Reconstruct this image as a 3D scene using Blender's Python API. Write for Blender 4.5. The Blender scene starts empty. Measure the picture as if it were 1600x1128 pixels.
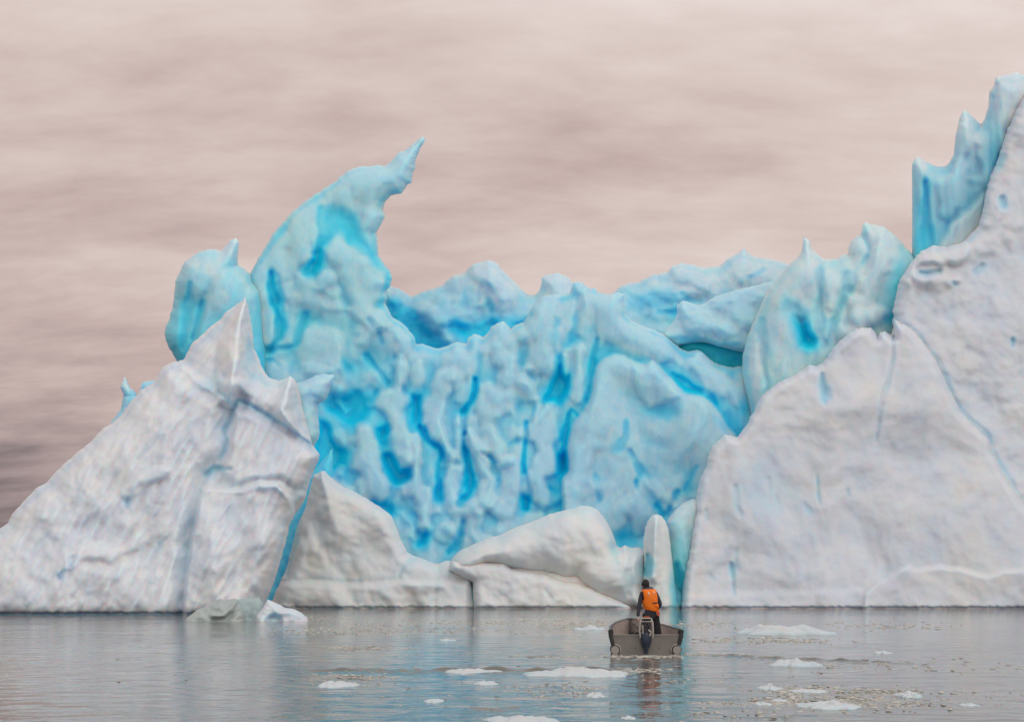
import bpy, bmesh, math, random
import numpy as np
from mathutils import Vector, Matrix
R = math.radians
S = bpy.context.scene
C = S.collection
F = 2000.0; HOR = 915.0; CH = 1.7          # focal length and horizon in photo pixels, eye height in metres

# ------------------------------------------------------------------ camera, sky, sun
cam = bpy.data.cameras.new('camera'); co = bpy.data.objects.new('camera', cam); C.objects.link(co)
cam.sensor_fit = 'HORIZONTAL'; cam.sensor_width = 36.0; cam.lens = 36.0 * F / 1600
cam.shift_y = (HOR - 564) / 1600.0
co.location = (0, 0, CH); co.rotation_euler = (R(90), 0, 0)
cam.clip_start = 0.5; cam.clip_end = 20000
S.camera = co
S.view_settings.view_transform = 'Standard'; S.view_settings.look = 'None'
S.view_settings.exposure = 0.0; S.view_settings.gamma = 1.0

SUN_EL, SUN_AZ = 38.0, 140.0               # azimuth clockwise from +Y: behind the camera, to the right
sd = Vector((math.sin(R(SUN_AZ)) * math.cos(R(SUN_EL)), math.cos(R(SUN_AZ)) * math.cos(R(SUN_EL)), math.sin(R(SUN_EL))))
sun = bpy.data.lights.new('sun', 'SUN'); so = bpy.data.objects.new('sun', sun); C.objects.link(so)
sun.energy = 0.75; sun.angle = R(60); sun.color = (1.0, 0.95, 0.90)
so.rotation_euler = sd.to_track_quat('Z', 'Y').to_euler()

def nn(nt, typ, **kw):
    n = nt.nodes.new(typ)
    for k, v in kw.items():
        if k in n.inputs: n.inputs[k].default_value = v
        else: setattr(n, k, v)
    return n
def math_(nt, op, a, b=None, c=None, clamp=False):
    n = nt.nodes.new('ShaderNodeMath'); n.operation = op; n.use_clamp = clamp
    for i, x in enumerate((a, b, c)):
        if x is None: continue
        if isinstance(x, (int, float)): n.inputs[i].default_value = x
        else: nt.links.new(x, n.inputs[i])
    return n.outputs[0]
def mapr(nt, x, a, b, c=0.0, d=1.0, smooth=True):
    n = nt.nodes.new('ShaderNodeMapRange'); n.clamp = True
    if smooth: n.interpolation_type = 'SMOOTHSTEP'
    nt.links.new(x, n.inputs['Value'])
    for k, v in (('From Min', a), ('From Max', b), ('To Min', c), ('To Max', d)): n.inputs[k].default_value = v
    return n.outputs[0]
def ramp(nt, x, stops, interp='LINEAR'):
    n = nt.nodes.new('ShaderNodeValToRGB'); n.color_ramp.interpolation = interp
    e = n.color_ramp.elements
    while len(e) < len(stops): e.new(0.5)
    for el, (p, c) in zip(e, stops): el.position = p; el.color = (*c, 1)
    nt.links.new(x, n.inputs[0]); return n.outputs[0]
def mixc(nt, f, a, b, mode='MIX'):
    n = nt.nodes.new('ShaderNodeMix'); n.data_type = 'RGBA'; n.blend_type = mode
    for s, x in ((n.inputs[0], f), (n.inputs[6], a), (n.inputs[7], b)):
        if isinstance(x, (int, float)): s.default_value = x
        elif isinstance(x, tuple): s.default_value = (*x, 1)
        else: nt.links.new(x, s)
    return n.outputs[2]

W = bpy.data.worlds.new('World'); S.world = W; W.use_nodes = True
nt = W.node_tree; nt.nodes.clear()
out = nn(nt, 'ShaderNodeOutputWorld'); bg = nn(nt, 'ShaderNodeBackground'); nt.links.new(bg.outputs[0], out.inputs[0])
sky = nn(nt, 'ShaderNodeTexSky'); sky.sky_type = 'NISHITA'; sky.sun_disc = False
sky.sun_elevation = R(SUN_EL); sky.sun_rotation = R(SUN_AZ)
bg2 = nn(nt, 'ShaderNodeBackground'); nt.links.new(sky.outputs[0], bg2.inputs[0]); bg2.inputs[1].default_value = 0.05
geo = nn(nt, 'ShaderNodeTexCoord'); sep = nn(nt, 'ShaderNodeSeparateXYZ'); nt.links.new(geo.outputs['Generated'], sep.inputs[0])
dx, dy, dz = sep.outputs
zc = math_(nt, 'ADD', math_(nt, 'MAXIMUM', dz, 0.0), 0.28)
comb = nn(nt, 'ShaderNodeCombineXYZ')
nt.links.new(math_(nt, 'DIVIDE', dx, zc), comb.inputs[0]); nt.links.new(math_(nt, 'DIVIDE', dy, zc), comb.inputs[1])
def wnoise(scale, detail, rough, off, warp=0.0):
    mp = nn(nt, 'ShaderNodeMapping'); mp.inputs['Location'].default_value = off; mp.inputs['Scale'].default_value = (scale[0], scale[1], 1)
    nt.links.new(comb.outputs[0], mp.inputs[0])
    n = nn(nt, 'ShaderNodeTexNoise'); n.inputs['Scale'].default_value = 1.0; n.inputs['Detail'].default_value = detail
    n.inputs['Roughness'].default_value = rough; n.inputs['Distortion'].default_value = warp
    nt.links.new(mp.outputs[0], n.inputs['Vector']); return n.outputs[0]
n1 = wnoise((1.0, 2.4), 7, 0.52, (3.1, 1.7, 0), 0.1)
n2 = wnoise((4.0, 9.0), 9, 0.60, (9.1, 4.2, 2), 0.12)
cl = math_(nt, 'ADD', math_(nt, 'MULTIPLY', n1, 0.55), math_(nt, 'MULTIPLY', n2, 0.45))
# overall brightness: brighter toward the right and higher up, darkest low on the left, brightest behind the viewer
el = mapr(nt, dz, 0.0, 0.42, 0.0, 1.0, False)
az = mapr(nt, dx, -0.45, 0.45, 0.0, 1.0, False)
base = math_(nt, 'ADD', math_(nt, 'MULTIPLY', el, 0.32), math_(nt, 'MULTIPLY', az, 0.20))
low = math_(nt, 'MULTIPLY', mapr(nt, dz, 0.16, 0.02), mapr(nt, dx, -0.1, -0.4))
tone = math_(nt, 'SUBTRACT', math_(nt, 'ADD', math_(nt, 'MULTIPLY', cl, 1.35), base), math_(nt, 'MULTIPLY', low, 0.32))
tone = math_(nt, 'SUBTRACT', tone, 0.505)
scol = ramp(nt, tone, [(0.0, (0.24, 0.185, 0.19)), (0.2, (0.42, 0.325, 0.315)), (0.36, (0.58, 0.45, 0.42)), (0.52, (0.69, 0.565, 0.525)), (0.75, (0.82, 0.71, 0.67)), (1.0, (0.88, 0.81, 0.78))])
back = mapr(nt, dy, 0.3, -0.6, 1.0, 0.98)
zen = mapr(nt, dz, 0.4, 0.9, 1.0, 1.1)
bg.inputs[1].default_value = 1.0
m1 = mixc(nt, mapr(nt, dz, 0.45, 0.9), scol, (0.80, 0.80, 0.80))
m2 = mixc(nt, mapr(nt, dy, 0.2, -0.5), m1, (0.82, 0.80, 0.79))
nt.links.new(m2, bg.inputs[0])
nt.links.new(math_(nt, 'MULTIPLY', back, zen), bg.inputs[1])
mx = nn(nt, 'ShaderNodeMixShader'); mx.inputs[0].default_value = 0.97
nt.links.new(bg2.outputs[0], mx.inputs[1]); nt.links.new(bg.outputs[0], mx.inputs[2]); nt.links.new(mx.outputs[0], out.inputs[0])

# ------------------------------------------------------------------ materials
def material(name):
    m = bpy.data.materials.new(name); m.use_nodes = True
    t = m.node_tree; b = t.nodes['Principled BSDF']; return m, t, b
def tex(t, scale, detail=5, rough=0.55, dist=0.0, vscale=(1, 1, 1), rot=(0, 0, 0), typ='NOISE'):
    tc = t.nodes.get('TC') or t.nodes.new('ShaderNodeTexCoord'); tc.name = 'TC'
    mp = t.nodes.new('ShaderNodeMapping'); mp.vector_type = 'TEXTURE'; mp.inputs['Scale'].default_value = tuple(1 / k for k in vscale); mp.inputs['Rotation'].default_value = rot
    t.links.new(tc.outputs['Object'], mp.inputs[0])
    n = t.nodes.new('ShaderNodeTexNoise'); n.inputs['Scale'].default_value = scale; n.inputs['Detail'].default_value = detail
    n.inputs['Roughness'].default_value = rough; n.inputs['Distortion'].default_value = dist
    t.links.new(mp.outputs[0], n.inputs['Vector']); return n.outputs[0]
def plain(name, col, rough=0.5, metal=0.0, var=0.15, scale=8, bump=0.0):
    m, t, b = material(name)
    n = tex(t, scale)
    c = ramp(t, n, [(0.3, tuple(x * (1 - var) for x in col)), (0.7, tuple(min(1, x * (1 + var)) for x in col))])
    t.links.new(c, b.inputs['Base Color']); b.inputs['Roughness'].default_value = rough; b.inputs['Metallic'].default_value = metal
    if bump:
        bp = t.nodes.new('ShaderNodeBump'); bp.inputs['Strength'].default_value = bump; bp.inputs['Distance'].default_value = 0.02
        t.links.new(tex(t, scale * 3), bp.inputs['Height']); t.links.new(bp.outputs[0], b.inputs['Normal'])
    return m
def ice(name, gritty=1.0, white=(0.78, 0.755, 0.735), streak=None, sss=0.0, sscale=0.5, veil=0.06):
    """weathered white ice that turns to clear blue ice where the vertex attribute 'blue' is high"""
    m, t, b = material(name)
    at = t.nodes.new('ShaderNodeAttribute'); at.attribute_name = 'blue'
    te = t.nodes.new('ShaderNodeAttribute'); te.attribute_name = 'teal'
    n1 = tex(t, 0.22, 6, 0.6, 0.4); n2 = tex(t, 1.1, 6, 0.65, 0.6); n3 = tex(t, 5.0, 4, 0.6)
    bl = math_(t, 'ADD', at.outputs['Fac'], math_(t, 'MULTIPLY', math_(t, 'SUBTRACT', n2, 0.5), 0.10))
    bl = math_(t, 'ADD', bl, math_(t, 'MULTIPLY', math_(t, 'SUBTRACT', n3, 0.5), 0.06), None, True)
    bl = math_(t, 'ADD', bl, math_(t, 'MULTIPLY', math_(t, 'SUBTRACT', tex(t, 2.4, 9, 0.68, 0.8, (1, 1, 0.28), (0, R(8), 0)), 0.5), veil), None, True)
    azure = ramp(t, bl, [(0.0, white), (0.09, tuple(a * b_ for a, b_ in zip(white, (0.92, 0.99, 1.05)))), (0.24, (0.44, 0.68, 0.80)), (0.44, (0.24, 0.64, 0.83)), (0.68, (0.09, 0.62, 0.87)), (1.0, (0.0, 0.59, 0.90))])
    tealc = ramp(t, bl, [(0.0, white), (0.09, tuple(a * b_ for a, b_ in zip(white, (0.90, 1.0, 1.02)))), (0.24, (0.42, 0.71, 0.77)), (0.44, (0.22, 0.68, 0.80)), (0.68, (0.08, 0.67, 0.84)), (1.0, (0.0, 0.62, 0.82))])
    c = mixc(t, te.outputs['Fac'], azure, tealc)
    # wind-packed crust: faint warm and lilac patches
    pat = ramp(t, n1, [(0.32, (0.86, 0.895, 0.96)), (0.5, (0.96, 0.965, 0.98)), (0.68, (1.0, 0.97, 0.93))])
    c = mixc(t, 1.0, c, pat, 'MULTIPLY')
    pit = ramp(t, n2, [(0.30, (0.86, 0.88, 0.92)), (0.48, (1, 1, 1))])
    c = mixc(t, 0.7 * gritty, c, mixc(t, 1.0, c, pit, 'MULTIPLY'))
    if streak:
        sn = tex(t, 1.5, 7, 0.62, 0.5, (1, 0.5, 0.17), (0, R(streak), 0))
        c = mixc(t, 1.0, c, ramp(t, sn, [(0.34, (0.87, 0.90, 0.95)), (0.52, (0.98, 0.98, 0.985)), (0.66, (1.0, 0.985, 0.965))]), 'MULTIPLY')
    t.links.new(c, b.inputs['Base Color'])
    b.inputs['Roughness'].default_value = 0.42; b.inputs['IOR'].default_value = 1.31
    if sss:
        b.inputs['Subsurface Weight'].default_value = sss; b.inputs['Subsurface Radius'].default_value = (0.10, 0.6, 1.0); b.inputs['Subsurface Scale'].default_value = sscale
    h = math_(t, 'ADD', math_(t, 'MULTIPLY', tex(t, 0.7, 9, 0.52, 0.6), 0.8), math_(t, 'MULTIPLY', tex(t, 4.0, 8, 0.66, 0.5), 0.34))
    if streak:
        h = math_(t, 'ADD', h, math_(t, 'MULTIPLY', sn, 1.3))
    bp = t.nodes.new('ShaderNodeBump'); bp.inputs['Strength'].default_value = 0.40 * gritty; bp.inputs['Distance'].default_value = 0.10
    t.links.new(h, bp.inputs['Height']); t.links.new(bp.outputs[0], b.inputs['Normal'])
    return m
M_ICE_L = ice('weathered_ice_sloping', 0.5, (0.79, 0.775, 0.77), streak=26, sss=0.8, sscale=0.6)
M_ICE_R = ice('weathered_ice', 0.28, (0.71, 0.70, 0.715), sss=0.8, sscale=0.6)
M_ICE_C = ice('cream_ice', 0.25, (0.77, 0.755, 0.74), sss=0.8, sscale=0.6)
M_ICE_B = ice('blue_ice', 0.5, veil=0.30, sss=1.0, sscale=1.8)
M_ICE_S = ice('smooth_blue_ice', 0.35, veil=0.24, sss=1.0, sscale=1.8)
M_FLOE = ice('clear_grey_ice', 0.7, (0.42, 0.46, 0.44))

# ------------------------------------------------------------------ object helpers
def link(name, me, parent=None, mat=None):
    o = bpy.data.objects.new(name, me); C.objects.link(o)
    if mat: me.materials.append(mat)
    if parent: o.parent = parent
    return o
def tag(o, label=None, cat=None, group=None, kind=None):
    for k, v in (('label', label), ('category', cat), ('group', group), ('kind', kind)):
        if v: o[k] = v
    return o
def empty(name, loc=(0, 0, 0)):
    o = bpy.data.objects.new(name, None); C.objects.link(o); o.location = loc; o.empty_display_size = 0.5; return o
def zof(v): return F * CH / (v - HOR)
def P(u, v, Z): return np.array([(u - 800) * Z / F, Z, CH + (HOR - v) * Z / F])

# ------------------------------------------------------------------ sculpting tools
_rng = np.random.RandomState(7)
_ang = _rng.rand(256, 256) * 2 * np.pi
_GX, _GY = np.cos(_ang), np.sin(_ang)
def pn(x, y):
    xi = np.floor(x).astype(int); yi = np.floor(y).astype(int); fx = x - xi; fy = y - yi
    sx = fx * fx * fx * (fx * (fx * 6 - 15) + 10); sy = fy * fy * fy * (fy * (fy * 6 - 15) + 10)
    def g(i, j):
        a = (xi + i) & 255; b = (yi + j) & 255
        return _GX[a, b] * (fx - i) + _GY[a, b] * (fy - j)
    return ((g(0, 0) * (1 - sx) + g(1, 0) * sx) * (1 - sy) + (g(0, 1) * (1 - sx) + g(1, 1) * sx) * sy) * 1.5
def fbm(x, y, o=5, g=0.5, mode='n'):
    s = 0; a = 1.0; t = 0
    for i in range(o):
        n = pn(x + 17.3 * i, y + 9.1 * i)
        if mode == 'b': n = np.sqrt(n * n + 0.012) * 2 - 0.6         # billow: puffy lumps with creases
        if mode == 'r': n = 0.6 - np.sqrt(n * n + 0.004) * 2         # ridged
        s = s + a * n; t += a; a *= g; x = x * 2.03; y = y * 2.03
    return s / t
def sst(x): x = np.clip(x, 0, 1); return x * x * (3 - 2 * x)
def segdist(U, V, pts, close=False):
    """distance to a polyline whose points may carry widths; returns (distance, width)"""
    best = np.full(U.shape, 1e9); wid = np.ones(U.shape)
    n = len(pts); rng = range(n if close else n - 1)
    for i in rng:
        a = pts[i]; b = pts[(i + 1) % n]
        ax, ay = a[0], a[1]; bx, by = b[0] - ax, b[1] - ay
        L = bx * bx + by * by + 1e-9
        t = np.clip(((U - ax) * bx + (V - ay) * by) / L, 0, 1)
        d = np.hypot(U - ax - t * bx, V - ay - t * by)
        if len(a) > 2:
            w = a[2] + t * (b[2] - a[2]); k = d / w < best / wid
            wid = np.where(k, w, wid)
        else: k = d < best
        best = np.where(k, d, best)
    return best, wid
def inside(U, V, poly):
    r = np.zeros(U.shape, bool); n = len(poly)
    for i in range(n):
        x1, y1 = poly[i][:2]; x2, y2 = poly[(i + 1) % n][:2]
        if y1 == y2: continue
        r ^= ((V > y1) != (V > y2)) & (U < (x2 - x1) * (V - y1) / (y2 - y1) + x1)
    return r
def dense(poly, step, amp, seed, vmax=955):
    out_ = []
    n = len(poly)
    for i in range(n):
        a = np.array(poly[i], float); b = np.array(poly[(i + 1) % n], float); L = np.hypot(*(b - a)); k = max(1, int(L / step))
        nx, ny = (b - a)[1] / (L + 1e-9), -(b - a)[0] / (L + 1e-9)
        for j in range(k):
            p = a + (b - a) * j / k
            j_ = amp * float(fbm(np.array([p[0] / 9 + seed]), np.array([p[1] / 9.0]), 4, 0.6)[0]) * 2.0
            if p[1] > vmax: j_ = 0
            out_.append((p[0] + nx * j_, p[1] + ny * j_))
    return out_

def berg(name, poly, Z0, R_=30, D=4.0, T=6.0, lean=0.02, vb=950, feats=(), blue=0.0, teal=0.0, noise=(), step=1.7, sink=None, smo=2.0, fs=1.0, lo=0.0, wl=None, tfade=None, fine=((12, 0.035),),
         amp=1.0, mat=None, parent=None, seed=1.0, bn=0.0, edge=None, tilt=0.0, uc=None, cav=0.0, grad=None, pw=0.5):
    """A solid of ice: outline in photo pixels, set Z0 metres away, front and back faces modelled in relief.
    D front bulge, T thickness behind, lean metres the face falls back per pixel of height."""
    pl = dense(poly, 3.0, amp, seed)
    pa = np.array(pl); u0, v0 = pa.min(0) - step * 2; u1, v1 = pa.max(0) + step * 2
    us = np.arange(u0, u1, step); vs = np.arange(v0, v1, step)
    U, V = np.meshgrid(us, vs)
    ins = inside(U, V, pl)
    nr, nc = U.shape
    q = ins[:-1, :-1] | ins[1:, :-1] | ins[:-1, 1:] | ins[1:, 1:]
    use = np.zeros(U.shape, bool)
    for a in (0, 1):
        for b in (0, 1): use[a:nr - 1 + a, b:nc - 1 + b] |= q
    iu = np.where(use.ravel())[0]
    u = U.ravel()[iu].copy(); v = V.ravel()[iu].copy(); insf = ins.ravel()[iu]
    # snap the outside ring onto the outline
    best = np.full(u.shape, 1e9); cx = u.copy(); cy = v.copy()
    for i in range(len(pl)):
        ax, ay = pl[i]; bx, by = pl[(i + 1) % len(pl)]; bx -= ax; by -= ay
        L = bx * bx + by * by + 1e-9
        t = np.clip(((u - ax) * bx + (v - ay) * by) / L, 0, 1)
        px = ax + t * bx; py = ay + t * by; d = (u - px) ** 2 + (v - py) ** 2
        k = d < best; best[k] = d[k]; cx[k] = px[k]; cy[k] = py[k]
    dist = np.sqrt(best); dist[~insf] = 0; u[~insf] = cx[~insf]; v[~insf] = cy[~insf]
    # the sides that are under water or run out of frame are not rounded
    prof = lambda r: np.clip(1 - (1 - np.clip(dist / r, 0, 1)) ** 2, 0, 1) ** pw
    h = D * prof(R_)
    bl = np.full(u.shape, float(blue)); tl = np.full(u.shape, float(teal))
    if grad:   # (v_top, b_top, v_bottom, b_bottom)
        bl = np.interp(v, [grad[0], grad[2]], [grad[1], grad[3]])
    edgef = sst(dist / 9.0)
    if tfade: tl = tl * (1 - 0.8 * sst((v - tfade[0]) / (tfade[1] - tfade[0])))
    for nz in noise:   # (kind, scale_u, scale_v, amplitude, rotation_deg)
        k, su, sv, A, rot = nz
        c, s = math.cos(R(rot)), math.sin(R(rot)); x = (u * c - v * s) / su + seed * 3.7; y = (u * s + v * c) / sv + seed
        wx = fbm(x / 1.7 + 5, y / 1.7, 2) * 0.45
        h = h + A * (0.55 if k in 'br' else 0.75) * fbm(x + wx, y + wx, 3 if k == 'b' else 4, 0.42, k) * (0.25 + 0.75 * edgef)
    def sub(pts, pad):
        a = np.array([p[:2] for p in pts]); lo = a.min(0) - pad; hi = a.max(0) + pad
        return np.where((u > lo[0]) & (u < hi[0]) & (v > lo[1]) & (v < hi[1]))[0]
    wob = 1.1 * fbm(u / 24 + seed, v / 46 + 3, 3, 0.5); wob2 = 1.3 * fbm(u / 24 + seed + 40, v / 46 + 30, 3, 0.5); wvar = np.clip(1 + 1.5 * fbm(u / 40 + 9, v / 40 + seed, 2), 0.5, 1.7)
    for f in feats:
        k = f[0]
        if k in ('bump', 'ridge', 'cut'):
            W_ = max(p[2] for p in f[1]); ix = sub(f[1], W_ * 2 + 4)
            if not len(ix): continue
            wb = min(W_ * 0.35, 6.0)
            d, w = segdist(u[ix] + wob[ix] * wb, v[ix] + wob2[ix] * wb, f[1]); r = d / (w * (wvar[ix] if k != 'ridge' else 1))
            if k == 'bump': g = np.clip(1 - r * r / 1.5, 0, 1) ** 1.15; h[ix] += fs * f[2] * g
            elif k == 'ridge': g = np.clip(1 - r, 0, 1) ** 1.15; h[ix] += fs * f[2] * g
            else: g = sst(1.3 - r * 1.1); h[ix] -= fs * f[2] * g * 0.6
            if len(f) > 3:
                gb = sst((1.5 - r * 0.72) / 1.3) ** 1.4 if k == 'cut' else 0.8 * sst(1.4 - r)
                bl[ix] += (f[3] - bl[ix]) * gb
        elif k == 'hole':
            _, poly_, dep, soft, b = f; ix = sub(poly_, 26)
            if not len(ix): continue
            uu = u[ix] + wob[ix] * 3; vv = v[ix] + wob2[ix] * 3
            d, _ = segdist(uu, vv, poly_, True); i_ = inside(uu, vv, poly_); sg = np.where(i_, d, -d)
            h[ix] -= fs * dep * 0.62 * sst((sg + 4) / (soft + 5))
            g = sst((sg + 15) / (soft * 0.6 + 15)) ** 1.3; bl[ix] = np.maximum(bl[ix], bl[ix] + (b - bl[ix]) * g)
        elif k == 'block':
            _, poly_, up, soft = f[:4]; ix = sub(poly_, 6)
            uu = u[ix] + wob[ix] * 2.5; vv = v[ix] + wob2[ix] * 2.5
            d, _ = segdist(uu, vv, poly_, True); i_ = inside(uu, vv, poly_); g = sst(np.where(i_, d, 0) / soft)
            h[ix] += fs * up * g
            if len(f) > 4: bl[ix] += (f[4] - bl[ix]) * g
        elif k == 'step':    # a shoulder of ice with a crest, fading away below it
            _, poly_, crest, up, soft, L_, b = f; ix = sub(poly_, 6)
            uu = u[ix] + wob[ix] * 2.5; vv = v[ix] + wob2[ix] * 2.5
            d, _ = segdist(uu, vv, crest); i_ = inside(uu, vv, poly_); g = np.where(i_, np.clip(1 - (1 - np.clip(d / soft, 0, 1)) ** 2, 0, 1) ** 0.6, 0) * (1 - sst(d / L_))
            h[ix] += up * g; bl[ix] += (b - bl[ix]) * g
        elif k == 'tint':
            _, (a, b_, ru, rv), b = f
            g = np.exp(-(((u + wob * 6 - a) / ru) ** 2 + ((v + wob2 * 6 - b_) / rv) ** 2)); bl += (b - bl) * g
        elif k == 'teal':
            _, (a, b_, ru, rv), tv = f
            g = np.exp(-(((u - a) / ru) ** 2 + ((v - b_) / rv) ** 2)); tl += (tv - tl) * g
        elif k == 'dome':
            _, (a, b_, ru, rv), hh = f
            h += hh * np.exp(-(((u - a) / ru) ** 2 + ((v - b_) / rv) ** 2))
    def blur1(a, r):
        for ax in (0, 1):
            cs = np.cumsum(np.pad(a, [(r + 1, r) if i == ax else (0, 0) for i in (0, 1)]), axis=ax); n_ = a.shape[ax]
            a = (np.take(cs, np.arange(n_) + 2 * r + 1, ax) - np.take(cs, np.arange(n_), ax)) / (2 * r + 1)
        return a
    def soften(x, px):
        r = max(1, int(round(px / step))); g_ = np.zeros(U.size); w_ = np.zeros(U.size); g_[iu] = x; w_[iu] = 1
        g_ = blur1(blur1(g_.reshape(U.shape), r), r); w_ = blur1(blur1(w_.reshape(U.shape), r), r)
        return (g_ / np.maximum(w_, 1e-6)).ravel()[iu]
    if smo:
        k_ = sst(dist / 12.0); h = h + (soften(h, smo) - h) * k_; bl = soften(bl, smo * 1.2)
    if bn: bl = bl + bn * fbm(u / 22 + seed, v / 34, 4, 0.5)
    if cav:   # hollow shading baked into the colour: bluer in broad hollows, paler on bulges
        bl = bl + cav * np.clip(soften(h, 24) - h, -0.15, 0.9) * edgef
    for su, A in fine: h = h + A * fbm(u / su + seed, v / su, 3, 0.5) * edgef
    bl = np.clip(bl, lo, 1)
    if wl: h = h - 0.35 * sst((v - wl + 5 + 3 * fbm(u / 12 + seed, v * 0, 3)) / 3.5) * sst(dist / 4)
    if uc is None: uc = (u0 + u1) / 2
    plane = Z0 + lean * (vb - v) + tilt * (u - uc)
    if sink: plane = plane + sink[2] * sst((v - sink[0]) / (sink[1] - sink[0]))
    Zf = plane - np.maximum(h, -T * 0.5 * prof(R_ * 1.5))
    Zb = plane + T * prof(R_ * 1.5) + 0.01 + fbm(u / 50, v / 50 + seed, 3) * 0.15 * T * edgef
    vf = np.stack([(u - 800) * Zf / F, Zf, CH + (HOR - v) * Zf / F], 1)
    vbk = np.stack([(u - 800) * Zb / F, Zb, CH + (HOR - v) * Zb / F], 1)
    N = len(u); idx = -np.ones(U.size, int); idx[iu] = np.arange(N); idx = idx.reshape(U.shape)
    qi = np.argwhere(q); a = idx[qi[:, 0], qi[:, 1]]; b = idx[qi[:, 0], qi[:, 1] + 1]; c = idx[qi[:, 0] + 1, qi[:, 1] + 1]; d = idx[qi[:, 0] + 1, qi[:, 1]]
    rim = ~insf
    back_id = np.where(rim, np.arange(N), np.arange(N) + N)      # both faces share the rim
    ff = np.stack([a, d, c, b], 1); fb = back_id[np.stack([a, b, c, d], 1)]
    faces = np.concatenate([ff, fb])
    me = bpy.data.meshes.new(name)
    verts = np.concatenate([vf, vbk]); org = P(uc, vb, Z0); org[2] = 0
    base_ = np.array([org[0], org[1], 0.0])
    if parent is not None: base_ = np.array(parent.location)
    me.vertices.add(2 * N); me.vertices.foreach_set('co', (verts - base_).astype(np.float32).ravel())
    me.loops.add(faces.size); me.loops.foreach_set('vertex_index', faces.astype(np.int32).ravel())
    me.polygons.add(len(faces)); me.polygons.foreach_set('loop_start', np.arange(0, faces.size, 4, dtype=np.int32))
    me.polygons.foreach_set('loop_total', np.full(len(faces), 4, np.int32))
    me.update(calc_edges=True); me.validate()
    me.polygons.foreach_set('use_smooth', np.ones(len(me.polygons), bool))
    for nm, arr in (('blue', bl), ('teal', tl)):
        at = me.attributes.new(nm, 'FLOAT', 'POINT'); aa = np.concatenate([arr, arr])[:len(me.vertices)]
        at.data.foreach_set('value', aa.astype(np.float32))
    bm = bmesh.new(); bm.from_mesh(me)
    bmesh.ops.dissolve_degenerate(bm, dist=1e-4, edges=bm.edges[:])
    loose = [x for x in bm.verts if not x.link_faces]; bmesh.ops.delete(bm, geom=loose, context='VERTS')
    bm.to_mesh(me); bm.free()
    o = link(name, me, parent, mat)
    if parent is None: o.location = base_
    return o
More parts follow.
